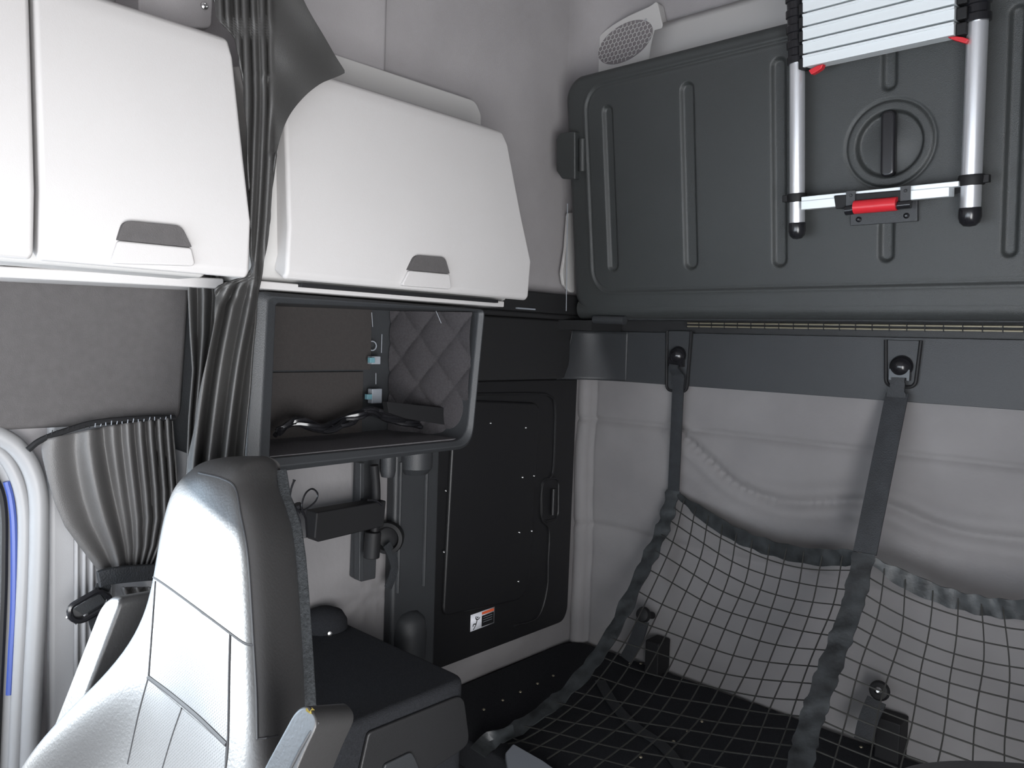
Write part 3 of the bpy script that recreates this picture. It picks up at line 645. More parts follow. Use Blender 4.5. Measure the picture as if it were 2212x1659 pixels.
# warning label: white panel with falling figure, black text panel with orange header
LX = HX + 0.0165
def LQ(u, v): return Vector((LX, 1.0, 0)) * 0 + PX(1016, 1347, LX).lerp(PX(1067.6, 1328, LX), u) + ZP*((v-0.5)*0.055)
def lquad(bm, u0, u1, v0, v1, e, mi=0):
    f = bm.faces.new([bm.verts.new(LQ(u, v) + XP*e) for u, v in ((u0,v0),(u1,v0),(u1,v1),(u0,v1))]); f.material_index = mi
b = B(); slab(b, [LQ(0,0), LQ(1,0), LQ(1,1), LQ(0,1)], (0.0008, 0, 0))
lquad(b, 0.46, 0.97, 0.06, 0.72, 0.0011, 1); lquad(b, 0.46, 0.97, 0.78, 0.94, 0.0011, 2)
for v_ in (0.58, 0.44, 0.30): lquad(b, 0.52, 0.90, v_, v_+0.025, 0.0013, 3)
def stroke(pts_, wd):
    for (a, c_) in zip(pts_, pts_[1:]):
        A1 = Vector((a[0], a[1])); C1 = Vector((c_[0], c_[1])); d_ = (C1-A1).normalized(); n1 = Vector((-d_.y*wd/2, d_.x*wd))
        f = b.faces.new([b.verts.new(LQ(q.x, q.y) + XP*0.0012) for q in (A1-n1, C1-n1, C1+n1, A1+n1)]); f.material_index = 1
stroke([(0.22,0.82),(0.21,0.68),(0.26,0.60),(0.25,0.45),(0.22,0.36),(0.12,0.40),(0.10,0.26)], 0.035)
stroke([(0.25,0.60),(0.34,0.60),(0.38,0.70)], 0.03); stroke([(0.25,0.48),(0.22,0.30),(0.12,0.06)], 0.03)
cq = [(0.29+0.028*math.cos(a), 0.72+0.055*math.sin(a)) for a in [k*math.pi/5 for k in range(10)]]
f = b.faces.new([b.verts.new(LQ(*q) + XP*0.0012) for q in cq]); f.material_index = 1
me_label = obj('warning_label', b, [M['label_w'], M['black'], M['label_o'], M['clip']], ht, sharp=0)

# ================================================================== LOWER BUNK BOARD, DARK SIDE CABINET
lb_ = thing('lower_bunk_base', 'black carpeted lower bunk base under the net', 'bunk bed', (-0.65, 1.9, 0))
b = B(); box(b, (XW+0.02, 1.50, 0.0), (0.48, YR-0.03, 0.40)); obj('base_box', b, M['darker'], lb_)
b = B(); slab(b, rnd([Vector(p) for p in ((XW+0.02,1.49,.40),(0.48,1.49,.40),(0.48,YR-0.03,.40),(XW+0.02,YR-0.03,.40))], [0.02, 0.02, 0.0, 0.10]), (0, 0, 0.085)); obj('deck_board', b, M['carpet'], lb_, bevel=0.012)
for p in ((1086,1513),(1045,1533),(1124,1495),(1161,1477),(1195,1460),(1361,1434),(1384,1434),(1516,1559),(1486,1580),(1455,1602),(1384,1636),(1860,1614),(1902,1630)):
    b = B(); screw(b, PZ(*p, 0.487), (0, 0, 1), 0.005, 0.003); obj('screw', b, M['brass'], lb_)
# tie-down anchors at the back of the bunk
def anchor(ball, block, stp, lab, shiny):
    a = thing('belt_anchor', lab, 'belt anchor', PY(*ball, 2.30), 'belt anchors at the back of the lower bunk')
    p0 = PY(block[0], block[1], 2.20); 
    b = B(); x0_, x1_ = PY(block[0], block[3], 2.24).x, PY(block[2], block[3], 2.24).x; box(b, (x0_, 2.24, 0.486), (x1_, YR-0.025, 0.60)); obj('anchor_block', b, M['black'], a, bevel=0.004)
    c_ = PY(*ball, 2.24); b = B(); lathe(b, c_, (0.1, -1, 0.3), [(-0.07, 0.012), (-0.012, 0.012), (-0.012, 0.022), (0, 0.027), (0.012, 0.022), (0.016, 0.012)], 20); obj('bolt_cover', b, M['black'], a)
    if shiny:
        b = B(); screw(b, c_ + Vector((0.002,-0.017,0.006)), (0.1,-1,0.3), 0.011, 0.008); obj('bolt_head', b, M['chrome'], a)
    b = B(); P_ = [PY(*p, 2.235 - 0.02*i) for i, p in enumerate(stp)]; strap(b, smooth(P_, 5), XP, 0.05, 0.005); obj('belt_strap', b, M['web'], a)
anchor((1390,1328), (1392,1375,1421,1435), ((1388,1340),(1378,1372),(1366,1400),(1352,1425)), 'dark belt anchor at the left end of the bunk behind the net edge', False)
anchor((1900,1492), (1888,1548,1942,1620), ((1894,1512),(1882,1540),(1872,1570),(1866,1600)), 'belt anchor with a shiny steel bolt behind the right net', True)
b = B(); P_ = [PZ(*p, 0.492) for p in ((1296,1470),(1325,1520),(1370,1568),(1430,1610),(1470,1660),(1490,1700))]; strap(b, smooth(P_, 6), Vector((0.7,-0.7,0)), 0.035, 0.004); o = obj('loose_webbing_strap', b, M['web']); tag(o, 'dark loose webbing strap lying on the bunk deck under the net', 'strap')

sb = thing('side_cabinet', 'low dark carpeted cabinet behind the seat at the end of the bunk', 'cabinet', (-1.55, 1.0, 0))
zc_ = PX(720, 1330, XW+.02).z; 
kx = -1.245; cyb = PX(720, 1330, XW+.02).y
b = B(); slab(b, rnd([Vector(p) for p in ((XW+0.015,.62,.03),(kx,.62,.03),(kx,cyb,.03),(XW+0.015,cyb,.03))], [0.0, 0.02, 0.045, 0.0]), (0, 0, zc_-0.03)); obj('cabinet_body', b, M['carpet'], sb, bevel=0.022, seg=4)
b = B(); slab(b, rnd([PX(*p, kx) for p in ((790,1580),(996,1497),(1010,1605),(935,1655),(750,1760))], [0.01, 0.03, 0.03, 0.01, 0.01]), (0.010, 0, 0)); df_ = obj('drawer_front', b, M['darker'], sb, bevel=0.004); df_['_o'] = sb['_o']
b = B(); slab(b, rnd([PX(*p, kx+0.010) for p in ((826,1650),(884,1622),(892,1634),(904,1665),(860,1700),(822,1690))], 0.008), (0.008, 0, 0)); obj('drawer_pull', b, M['dark'], df_, bevel=0.003, label='moulded drawer pull')
c_ = Vector((-1.725, 1.165, zc_))
b = B(); lathe(b, (c_.x, c_.y, zc_-0.01), (0, 0, 1), [(0, 0.062), (0.03, 0.060), (0.05, 0.048), (0.06, 0.025), (0.063, 0)], 28); obj('round_cover', b, M['carpet'], sb)
b = B(); lathe(b, (c_.x+0.055, c_.y-0.02, zc_+0.004), (1, -0.4, 0.2), [(0, .008), (.006, .006), (.008, 0)], 12); obj('snap_button', b, M['chrome'], sb)

# ================================================================== BUNK RESTRAINT NET
def prof_eval(P, v):
    n = len(P)-1; f = v*n; i = min(n-1, int(f)); return P[i].lerp(P[i+1], f - i)
top1 = PY(1466, 812, 2.29); hem1 = PY(1455, 1060, 2.285)
S1 = smooth([hem1, PY(1432,1140,2.24), PY(1385,1240,2.155), PY(1318,1375,1.98), PY(1240,1478,1.80), PY(1150,1552,1.655), PY(1048,1612,1.53)], 10)
top2 = PY(1938, 850, 2.28); hem2 = PY(1868, 1195, 2.11)
S2 = smooth([hem2, PY(1845,1300,2.03), PY(1815,1385,1.95), PY(1780,1480,1.85), PY(1750,1570,1.76), PY(1728,1660,1.66), PY(1690,1790,1.53)], 10)
S3 = [Vector((p.x + 0.72, p.y, p.z)) for p in S2]
t = thing('bunk_restraint_net', 'black safety net with webbing straps hung from hooks over the lower bunk', 'safety net', (-0.9, 1.9, 0.49))
def hemcurve(pts_, y): return [PY(*p, yy) for p, yy in zip(pts_, y)]
H1 = smooth(hemcurve(((1462,1068),(1520,1112),(1590,1155),(1670,1185),(1760,1203),(1862,1204)), (2.285,2.25,2.22,2.19,2.15,2.11)), 8)
H2 = smooth(hemcurve(((1876,1205),(1950,1250),(2040,1288),(2130,1310),(2212,1318),(2330,1320)), (2.11,2.13,2.14,2.14,2.13,2.11)), 8)
H2 += smooth([H2[-1], H2[-1].lerp(S3[0], .5) - ZP*0.02, S3[0]], 6)[1:]
def netsurf(SA, SB, H, sag):
    def f(u, v):
        a = prof_eval(SA, v); c_ = prof_eval(SB, v); base = a.lerp(c_, u)
        h = prof_eval(H, u); h0 = H[0].lerp(H[-1], u); d = (h - h0)*(1-v)**1.6
        s_ = sag*math.sin(math.pi*u)*math.sin(math.pi*v)
        p = base + d + Vector((0, s_*0.8, -s_*0.5))
        if p.z < 0.50: p.z = 0.50
        if p.y > 2.29: p.y = 2.29
        return p
    return f
F1 = netsurf(S1, S2, H1, 0.05); F2 = netsurf(S2, S3, H2, 0.04)
rj = random.Random(5)
for Fn, nu, nv in ((F1, 12, 16), (F2, 11, 16)):
    b = B()
    for i in range(1, nu):
        ph = rj.random()*6; tube(b, [Fn((i + 0.05*math.sin(0.35*j+ph))/nu, j/36*0.985) + Vector((0,0,0)) for j in range(37)], 0.0020, 4)
    for j in range(1, nv):
        ph = rj.random()*6; tube(b, [Fn(i/30, (j + 0.05*math.sin(i*0.35+ph))/nv) for i in range(31)], 0.0020, 4)
    obj('net_mesh', b, M['cord'], t)
rk = random.Random(11)
def crinkle(n, base, amp): return [base + amp*math.sin(i*1.35 + 1.1*math.sin(i*0.7)) for i in range(n)]
b = B(); strap(b, S1, [Vector((1, 0.25*math.sin(i*1.3), 0.15*math.cos(i*0.9))) for i in range(len(S1))], crinkle(len(S1), 0.050, 0.006), 0.004); obj('edge_webbing', b, M['hem'], t)
b = B(); S2b = [p + bn*0.0 + Vector((0,-0.006,0)) for p in S2]; strap(b, S2b, [Vector((1, 0.22*math.sin(i*1.1), 0.1*math.cos(i*0.8))) for i in range(len(S2))], crinkle(len(S2), 0.054, 0.005), 0.004); obj('centre_webbing', b, M['hem'], t)
for H in (H1, H2):
    b = B(); strap(b, H, [ZP + YP*0.18*math.sin(i*1.5) for i in range(len(H))], [0.012 + 0.034*min(1, i/8, (len(H)-i)/4) + 0.004*math.sin(i*1.2) for i in range(len(H))], 0.004); obj('top_hem', b, M['hem'], t)
b = B(); strap(b, [top1 + (hem1-top1)*k/8 for k in range(9)], XP, 0.042, 0.004); obj('hanging_strap', b, M['web'], t)
b = B(); strap(b, [top2 + (hem2-top2)*k/8 for k in range(9)], XP, [0.058]*9, 0.005); obj('hanging_strap', b, M['web'], t)
b = B(); strap(b, smooth([PZ(1032,1625,0.50), PZ(1060,1600,0.51), PZ(1110,1578,0.53)], 5), Vector((0.4,0.9,0)), 0.05, 0.004); obj('webbing_end', b, M['hem'], t)
# hooks on the belt panel
for i, (c0, c1, knob, sx_) in enumerate((((1438,715),(1490,845),(1467,768),1), ((1912,735),(1988,835),(1949,792),1))):
    yy = YR - 0.036
    hk = thing('strap_hook', ('recessed strap hook nearer the corner, above the left net strap' if i == 0 else 'recessed strap hook above the middle net strap under the ladder side'), 'hook', PY(*knob, yy), 'strap hooks on the charcoal belt panel')
    wd = (PY(c1[0], knob[1], yy) - PY(c0[0], knob[1], yy)).x; cxk = PY(knob[0], knob[1], yy).x; zt_ = PY(knob[0], c0[1], yy).z; zb_ = PY(knob[0], c1[1], yy).z
    U = [Vector((cxk - wd*0.5, yy, zt_)), Vector((cxk - wd*0.42, yy, zb_)), Vector((cxk + wd*0.42, yy, zb_)), Vector((cxk + wd*0.5, yy, zt_))]
    b = B(); slab(b, rnd(U, [0, 0.02, 0.02, 0]), (0, 0.004, 0)); slab(b, rnd([p + Vector((0,-0.004,0)) for p in U], [0, 0.02, 0.02, 0]), (0, 0.003, 0)); obj('hook_plate', b, M['dark'], hk, bevel=0.002)
    b = B(); tube(b, rnd([p + Vector((0,-0.006,0)) for p in U], [0, 0.02, 0.02, 0], 6, closed=False), 0.0050, 8); obj('plate_rim', b, M['black'], hk)
    kz = PY(*knob, yy).z
    b = B(); lathe(b, (cxk, yy-0.002, kz), (0, -1, 0.15), [(0, 0.030), (0.010, 0.030), (0.020, 0.025), (0.030, 0.013), (0.033, 0)], 24); obox(b, (cxk, yy-0.012, kz-0.022), XP, YP, ZP, 0.052, 0.022, 0.030); obj('hook_knob', b, M['blackgloss'], hk)
    tp = top1 if i == 0 else top2
    b = B(); strap(b, smooth([Vector((cxk, yy-0.030, kz-0.030)), Vector((cxk, yy-0.030, kz-0.045)), tp + Vector((0,-0.004,0.0)), tp + Vector((0,-0.004,-0.03))], 4), XP, [0.034]*4 + [0.038]*4 + [0.048]*5, 0.006); obj('strap_loop', b, M['web'], hk)

# ================================================================== CURTAINS
def curtain_grid(rows, xf, folds, nu=160, nv=120, amp=0.010):
    ks = sorted(rows); tabL = [(r[0], r[1]) for r in ks]; tabR = [(r[0], r[2]) for r in ks]; y0, y1 = ks[0][0], ks[-1][0]
    def fn(u, v):
        py = y0 + (y1-y0)*v; a = lerp_tab(tabL, py); c_ = lerp_tab(tabR, py); px_ = a + (c_-a)*u
        return PX(px_, py, xf(u, v) + folds(u, v, py))
    return fn, nu, nv
# sleeper curtain: upper part with the flap that hangs over the cabinet end
rows = [(-150,425,600),(-60,440,632),(0,462,655),(40,470,676),(80,505,700),(120,515,723),(150,520,742),(157,522,746),(163,523,735),(172,524,712),(182,525,690),(205,527,660),(240,530,630),(275,533,612),(320,533,599),(370,535,592),(430,539,586),(480,541,583),(540,541,574),(590,537,566),(620,470,560),(650,466,556),(700,462,552),(760,450,546),(850,432,540),(930,420,532),(1000,405,526),(1080,400,520),(1180,398,515)]
L_ = smooth([Vector((r[0], r[1], 0)) for r in rows], 6)
iR = [i for i, r in enumerate(rows) if r[0] == 157][0]
R_ = smooth([Vector((r[0], r[2], 0)) for r in rows[:iR+1]], 6) + smooth([Vector((r[0], r[2], 0)) for r in rows[iR:]], 6)[1:]
CL = [(p.x, p.y) for p in L_]; CR = [(p.x, p.y) for p in R_]
CC = [(p.x, p.y) for p in smooth([Vector(q) for q in ((-150,560,0),(0,565,0),(169,570,0),(241,570,0),(337,566,0),(400,563,0),(500,557,0),(600,548,0),(650,540,0),(800,512,0),(1000,489,0),(1180,480,0))], 6)]
CLAM = [(-150,19),(300,17),(520,15),(600,22),(660,34),(1180,36)]
def curtain_fn(u, v):
    py = -150 + 1330*v; a = lerp_tab(CL, py); c_ = lerp_tab(CR, py); px_ = a + (c_-a)*u
    ph = (px_ - lerp_tab(CC, py))/lerp_tab(CLAM, py)
    k = lerp_tab([(-150,0.006),(300,0.0045),(560,0.0035),(660,0.011),(1180,0.014)], py)
    f = k*(math.cos(2*math.pi*ph) + 0.45*math.cos(2*math.pi*0.5*ph + 1.1 + 0.6*v) + 0.25*math.sin(2*math.pi*1.63*ph + 2*v))
    if py < 330: fade = 1 - ss(574, 596, px_)
    else: fade = 1.0
    fl = 0.006*math.sin(0.028*px_ + 0.022*py) + 0.003*math.sin(0.05*px_ - 0.04*py)
    x = lerp_tab([(-150,-1.40),(300,-1.405),(560,-1.42),(640,-1.455),(1180,-1.455)], py)
    return PX(px_, py, x + f*fade + fl*(1-fade))
b = B(); grid(b, curtain_fn, 200, 220); cur = thing('sleeper_curtain', 'dark hanging curtain gathered between the two white overhead cabinets', 'curtain', PX(480, 1180, -1.455))
obj('curtain_cloth', b, M['curtain'], cur, solid=0.004, sharp=0)
# second fold of cloth hanging behind it
rows2 = [(560,404,470),(640,406,478),(720,410,470),(800,416,450),(900,408,440),(1000,404,430),(1100,400,425)]
fn, nu, nv = curtain_grid(rows2, lambda u, v: -1.60, lambda u, v, py: 0.008*math.sin(2*math.pi*2.2*u + 1.0), nu=40, nv=50)
b = B(); grid(b, fn, nu, nv); obj('inner_fold', b, M['curtain'], cur, solid=0.004, sharp=0)
# door curtain gathered to its tie
dcu = thing('window_curtain', 'grey pleated side curtain pulled back to a strap beside the seat', 'curtain', PX(270, 1260, -1.70))
rowsd = [(905,88,372),(945,92,375),(1000,103,380),(1060,118,384),(1120,140,382),(1180,178,362),(1220,205,340),(1243,220,330)]
def fd(u, v, py):
    pin = 0.013*(1 - 0.5*v)
    big = 0.012*math.exp(-((u-0.30-0.12*v)/0.10)**2) - 0.010*math.exp(-((u-0.46-0.05*v)/0.06)**2)
    return big + pin*math.sin(2*math.pi*(1.5*u**0.8 + 6.4*u**2.6) + 0.8*math.sin(3*v))*(0.75+0.25*math.sin(9*u))
def dfn(u, v):
    py = 905 + (1243-905)*v; a = lerp_tab([(r[0], r[1]) for r in rowsd], py); c_ = lerp_tab([(r[0], r[2]) for r in rowsd], py)
    px_ = a + (c_-a)*u; py2 = py + (1-v)*(1-u)**1.4*48 - 2
    return PX(px_, py2, -1.705 + fd(u, v, py))
b = B(); grid(b, dfn, 170, 60); obj('curtain_cloth', b, M['doorcurtain'], dcu, solid=0.003, sharp=0)
b = B(); P_ = smooth([PX(*p, -1.66) for p in ((212,1252),(235,1245),(275,1240),(330,1236),(380,1236))], 6); strap(b, P_, ZP, [0.034]*len(P_), 0.012); obj('tie_strap', b, M['web'], dcu, bevel=0.002)
rowst = [(1268,262,330),(1320,278,345),(1400,285,360)]
fn, nu, nv = curtain_grid(rowst, lambda u, v: -1.70, lambda u, v, py: 0.010*math.sin(2*math.pi*2.5*u), nu=40, nv=20)
b = B(); grid(b, fn, nu, nv); obj('curtain_tail', b, M['doorcurtain'], dcu, solid=0.003, sharp=0)
b = B(); P_ = smooth([PX(*p, -1.70) for p in ((60,972),(90,950),(150,928),(210,912),(300,904),(378,903))], 6); tube(b, P_, 0.006, 8); obj('curtain_rail', b, M['black'], dcu)
for i in range(24):
    b = B(); p = PX(100 + i*11.7, 945 - 40*(i/23)**0.6, -1.695); tube(b, [p, p + Vector((0.002, 0.001*math.sin(i*2.1), 0.007 + 0.002*math.sin(i*1.7)))], 0.0009, 5); obj('rail_glider', b, M['clip'] if i > 8 else M['black'], dcu)

# ================================================================== DOOR SIDE: header panel, pillar trim, window frame, belt guide
hx = XW + 0.055
q = [PX(-70, 590, hx), PX(412, 612, hx), PX(392, 912, hx), PX(250, 918, hx), PX(-70, 934, hx)]
b = B(); slab(b, rnd(q, [0, 0.02, 0.03, 0, 0]), (-0.05, 0, 0)); o = obj('door_header_panel', b, M['header'], bevel=0.012, seg=4); tag(o, 'charcoal fabric panel under the left overhead cabinet above the door', 'wall panel')
q = [PX(380, 620, hx-0.02), PX(470, 630, hx-0.02), PX(460, 1000, hx-0.02), PX(360, 965, hx-0.02)]
b = B(); slab(b, q, (-0.025, 0, 0)); o = obj('header_end_panel', b, M['dark'], bevel=0.01); tag(o, 'dark plastic strip between the fabric header panel and the long curtain', 'wall panel')
b = B(); box(b, (XW+0.001, 0.53, 0.25), (XW+0.03, 0.86, 1.425)); pt = obj('door_pillar_trim', b, M['trim'], bevel=0.01, seg=3); tag(pt, 'light grey smooth pillar trim behind the tied window curtain', 'pillar trim')
wf = thing('door_window_frame', 'light grey rounded frame of the door window at the left edge', 'window frame', (XW, 0.5, 0.9))
def along(pts_, x): return smooth([PX(*p, x) for p in pts_], 6)
WEBX = 0
o1 = along(((-40,925),(0,942),(36,966),(66,1008),(82,1065),(84,1150),(80,1300),(70,1500),(62,1700)), XW+0.045)
b = B(); tube(b, o1, 0.018, 12); obj('outer_bead', b, M['frame'], wf)
o2 = along(((-40,945),(0,978),(22,1004),(42,1050),(52,1110),(52,1200),(46,1350),(38,1520),(30,1700)), XW+0.03)
b = B(); tube(b, o2, 0.013, 12); obj('inner_bead', b, M['frame'], wf)
q2 = along(((-90,960),(-40,990),(-14,1030),(2,1070),(8,1120),(8,1200),(6,1300),(-4,1520),(-12,1700)), XW+0.018)
b = B(); tube(b, q2, 0.008, 8); obj('rubber_seal', b, M['black'], wf)
b = B(); tube(b, along(((14,1040),(24,1080),(30,1150),(30,1300),(24,1420),(20,1500)), XW+0.026), 0.0065, 8); obj('blue_glass_edge', b, M['glassblue'], wf)  # added tube; its colour stands for the blue gleam of the glass edge
b = B(); n0 = len(o1)
Va = [b.verts.new(p) for p in o1]; Vb = [b.verts.new(Vector((XW+0.01, p.y, p.z))) for p in q2]
for i in range(n0-1): b.faces.new((Va[i], Va[i+1], Vb[i+1], Vb[i]))
obj('frame_web', b, M['frame'], wf, solid=0.004, sharp=0)
# ribbed strip and seat belt guide
b = B()
def rib(u, v):
    y = PX(158, 1300, XW+.03).y + 0.075*u; return (XW+0.036 + 0.006*math.sin(2*math.pi*5*u), y, 0.86 + 0.46*v)
grid(b, rib, 60, 4); o = obj('ribbed_belt_cover', b, M['trim'], solid=0.003, sharp=0); tag(o, 'light grey ribbed cover strip below the tied curtain', 'cover')
bg_ = thing('seat_belt_guide', 'dark seat belt guide loop with webbing between window trim and seat', 'seat belt', PX(190, 1310, -1.66))
b = B(); fr = rnd([PX(*p, -1.66) for p in ((148,1312),(214,1274),(238,1290),(236,1308),(176,1342),(154,1338))], 0.012, 5)
tube(b, fr, 0.006, 8, closed=True); obj('guide_frame', b, M['blackgloss'], bg_)
b = B(); slab(b, [PX(*p, -1.665) for p in ((160,1316),(216,1282),(230,1300),(172,1334))], (-0.006, 0, 0)); obj('guide_plate', b, M['dark'], bg_, bevel=0.001)
b = B(); strap(b, smooth([PX(*p, -1.668) for p in ((150,1325),(160,1330),(172,1340))], 3), Vector((0,.5,1)), 0.02, 0.006); obj('guide_tip', b, M['chrome'], bg_)
b = B(); strap(b, smooth([PX(*p, -1.67) for p in ((225,1262),(214,1290),(206,1325),(225,1400),(240,1500))], 5), YP, 0.03, 0.003); obj('belt_webbing', b, M['web'], bg_)

# ================================================================== DRIVER SEAT
SY, SZ, SK = 0.60, 1.38, 0.35
def PS(px, py, back=0.0): return PT(px, py, SY + back, SZ, SK)
Lp = [PS(*p) for p in ((404,1022),(385,1030),(362,1062),(350,1100),(336,1160),(330,1200),(318,1270),(309,1320),(296,1365),(284,1400),(246,1450),(200,1500),(160,1548),(120,1600),(84,1655),(60,1690))]
Rp = [PS(*p) for p in ((486,1030),(505,1046),(520,1072),(528,1100),(536,1150),(540,1200),(545,1280),(550,1390),(553,1500),(556,1600),(556,1680))]
Bp = [PS(p[0], p[1], 0.13) for p in ((597,1050),(612,1068),(626,1092),(638,1130),(648,1200),(656,1300),(662,1400),(668,1500),(672,1600))]
TL = [(p.z, p.x) for p in Lp]; TR = [(p.z, p.x) for p in Rp]; TB = [(p.z, p.x) for p in Bp]
zmin = min(p.z for p in Lp); TL += [(0.70, -1.42), (0.45, -1.40)]; TR += [(0.70, TR[-1][1]+0.03), (0.45, TR[-1][1]+0.03)]; TB += [(0.70, TB[-1][1]+0.06), (0.45, TB[-1][1]+0.06)]
def seat_ring(z, shrink=0.0, zz=None):
    xl_, xr_, xb_ = lerp_tab(TL, z), lerp_tab(TR, z), lerp_tab(TB, z); yf = SY + SK*(z - SZ); yb_ = yf + 0.13
    cx0 = (xl_+xr_)/2; cy0 = yf + 0.07
    wing = max(0, min(1, (1.16 - z)/0.22)); P_ = []
    def add(x, y): P_.append(Vector((x + (cx0-x)*shrink, y + (cy0-y)*shrink, zz if zz is not None else z)))
    for t_ in (0.0, 0.03, 0.14, 0.3, 0.5, 0.7, 0.88, 0.96, 1.0):
        y = yf - 0.012*math.sin(math.pi*t_) - (0.055*wing*math.exp(-((t_-0.06)/0.13)**2)) + 0.025*wing*math.exp(-((t_-0.5)/0.3)**2)
        if t_ in (0.0, 1.0): y += 0.014
        add(xl_ + (xr_-xl_)*t_, y)
    for t_ in (0.25, 0.6, 0.9): add(xr_ + (xb_-xr_)*t_ + 0.010*math.sin(math.pi*t_), yf + 0.014 + (yb_-yf-0.014)*t_)
    xbl = xl_ + 0.06
    add(xb_ - 0.02, yb_ + 0.004); add((xb_+xbl)/2, yb_+0.012); add(xbl, yb_); add(xl_+0.015, yf + 0.08)
    return P_
seat = thing('driver_seat', 'black leather high-back seat in sunlight at the lower left', 'seat', (-1.15, 0.45, 0))
levels = [0.45, 0.60, 0.72, 0.80, 0.86, 0.92, 0.98, 1.04, 1.10, 1.15, 1.20, 1.25, 1.29, 1.32, 1.345, 1.362]
b = B(); rings = [[b.verts.new(p) for p in seat_ring(z)] for z in levels]
rings.append([b.verts.new(p) for p in seat_ring(1.362, 0.14, 1.377)]); rings.append([b.verts.new(p) for p in seat_ring(1.362, 0.5, 1.388)]); rings.append([b.verts.new(p) for p in seat_ring(1.362, 0.85, 1.390)])
nR = len(rings[0])
for A1, C1 in zip(rings, rings[1:]):
    for k in range(nR): b.faces.new((A1[k], A1[(k+1) % nR], C1[(k+1) % nR], C1[k]))
b.faces.new(rings[-1]); b.faces.new(rings[0])
back = obj('backrest', b, M['leather'], seat, sub=2)
bv = bvh_of(back)
def seamline(pts_, name='seam', r=0.0017, m=None):
    P_ = [q for q in (hit(bv, *p, 0.0005) for p in pts_) if q is not None]
    if len(P_) < 2: return
    b = B(); tube(b, P_, r, 6); obj(name, b, m or M['seam'], seat)
def dense(pts_, n=6): return [(p.x, p.y) for p in smooth([Vector((a, c_, 0)) for a, c_ in pts_], n)]
seamline(dense(((318,1238),(360,1266),(420,1310),(480,1355),(525,1388),(547,1394))))
seamline(dense(((336,1256),(330,1340),(321,1462))))
seamline(dense(((497,1367),(495,1450),(492,1608),(484,1680))))
seamline(dense(((321,1463),(370,1500),(430,1550),(490,1608))), r=0.0035)
seamline(dense(((321,1463),(300,1540),(276,1650))))
seamline(dense(((393,1530),(372,1590),(351,1660))))
seamline(dense(((429,1021),(480,1034),(508,1054),(520,1111),(536,1206),(548,1393),(554,1500),(556,1597))))
seamline([(554, 1596), (575, 1594), (600, 1590)])
# perforated insert panels lying on the leather
def insert(poly, name):
    n = 14; b = B(); V = []
    for j in range(n+1):
        row = []
        for i in range(n+1):
            u, v = i/n, j/n; a = Vector(poly[0]).lerp(Vector(poly[1]), u); c_ = Vector(poly[3]).lerp(Vector(poly[2]), u); q = a.lerp(c_, v)
            h_ = hit(bv, q.x, q.y, 0.0012); row.append(b.verts.new(h_ if h_ is not None else PS(q.x, q.y)))
        V.append(row)
    for j in range(n):
        for i in range(n): b.faces.new((V[j][i], V[j][i+1], V[j+1][i+1], V[j+1][i]))
    obj(name, b, M['perf'], seat, sharp=0)
insert(((338,1258),(496,1368),(491,1604),(323,1464)), 'perforated_panel')
insert(((320,1468),(488,1612),(482,1690),(262,1690)), 'perforated_panel')
# velour backing strip along the rear edge
P_ = []
for z in [0.8 + 0.04*i for i in range(15)]:
    xb_ = lerp_tab(TB, z); yf = SY + SK*(z-SZ); P_.append(Vector((xb_ - 0.004, yf + 0.132, z)))
b = B(); strap(b, P_, Vector((0.9, -0.4, 0)), 0.008, 0.016); obj('velour_back_edge', b, M['velour'], seat, bevel=0.003)
# seat cushion, pedestal: below the frame but part of the seat
b = B(); slab(b, rnd([Vector((-1.42,-0.10,.42)), Vector((-0.80,-0.10,.42)), Vector((-0.80,.40,.42)), Vector((-1.42,.40,.42))], 0.08), (0, 0, 0.14)); obj('seat_cushion', b, M['leather'], seat, bevel=0.04, seg=5)
b = B(); box(b, (-1.32, -0.02, 0.0), (-0.90, 0.40, 0.42)); obj('pedestal', b, M['black'], seat, bevel=0.02)
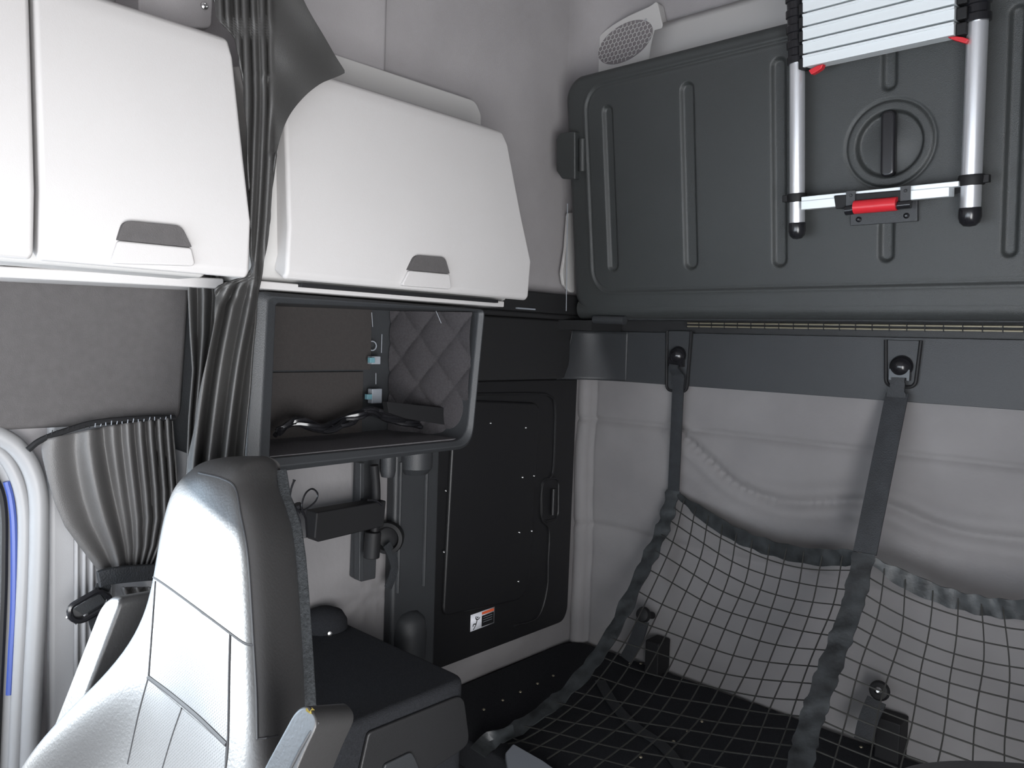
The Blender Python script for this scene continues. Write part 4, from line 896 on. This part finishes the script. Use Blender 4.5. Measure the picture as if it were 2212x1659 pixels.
# armrests folded up
def armrest(front, off, name, lab):
    b = B(); slab(b, rnd(front, 0.02, 5), off); return obj(name, b, M['leather'], seat, bevel=0.012, seg=4, label=lab)
AK = lambda px, py, back: PT(px, py, SY - 0.08 + back, SZ, SK)
ar = armrest([AK(*p, 0) for p in ((520,1760),(604,1760),(650,1640),(690,1556),(664,1521),(638,1535),(575,1650))], (-0.079, 0.106, -0.059), 'armrest', 'folded armrest with torn leather showing yellow foam')
al = armrest([PT(*p, SY + 0.02, SZ, SK) for p in ((40,1760),(88,1760),(262,1292),(238,1288),(216,1310))], (0.015, 0.13, 0.0), 'armrest', 'folded armrest on the wall side')
av = bvh_of(ar)
q = [hit(av, *p, 0.001) for p in ((660,1530),(664,1522),(672,1521),(679,1523),(674,1528),(680,1534),(672,1534),(673,1543),(667,1540),(661,1536))]
q = [x_ for x_ in q if x_ is not None]
if len(q) > 3:
    b = B(); slab(b, q, ray(668, 1528)*-0.002); obj('exposed_foam', b, M['foam'], seat)
P_ = [hit(av, *p, 0.0005) for p in ((628,1659),(648,1620),(668,1585),(688,1560))]; P_ = [x_ for x_ in P_ if x_ is not None]
if len(P_) > 1:
    b = B(); tube(b, P_, 0.0016, 6); obj('seam', b, M['seam'], seat)


# pale plastic handle end at the front edge of the bunk, dark seat top in the lower right corner
b = B(); q = [PZ(*p, 0.50) for p in ((1090,1642),(1108,1621),(1172,1658),(1230,1700),(1190,1730),(1100,1700))]; slab(b, rnd(q, 0.01), (0, 0, 0.02)); o = obj('grab_handle', b, M['clip'], bevel=0.005); tag(o, 'pale plastic handle lying at the front edge of the bunk', 'handle')
t = thing('passenger_seat', 'dark rounded seat top just entering the lower right corner', 'seat', (-0.15, 0.9, 0))
tp_ = [PY(*p, 0.92) for p in ((1925,1668),(1975,1650),(2040,1641),(2110,1640),(2180,1643),(2260,1652),(2330,1675))]
b = B(); q = smooth(tp_, 5) + [Vector((tp_[-1].x+0.03, 0.92, 0.50)), Vector((tp_[0].x-0.03, 0.92, 0.50))]; slab(b, q, (0, -0.10, 0)); obj('backrest', b, M['leather'], t, bevel=0.02, seg=4)
b = B(); box(b, (tp_[0].x-0.02, 0.45, 0.38), (tp_[-1].x, 0.90, 0.50)); obj('seat_cushion', b, M['leather'], t, bevel=0.03)
b = B(); box(b, (tp_[0].x+0.05, 0.50, 0.0), (tp_[-1].x-0.05, 0.85, 0.38)); obj('pedestal', b, M['black'], t, bevel=0.01)
for o in bpy.data.objects:
    if '_o' in o: del o['_o']
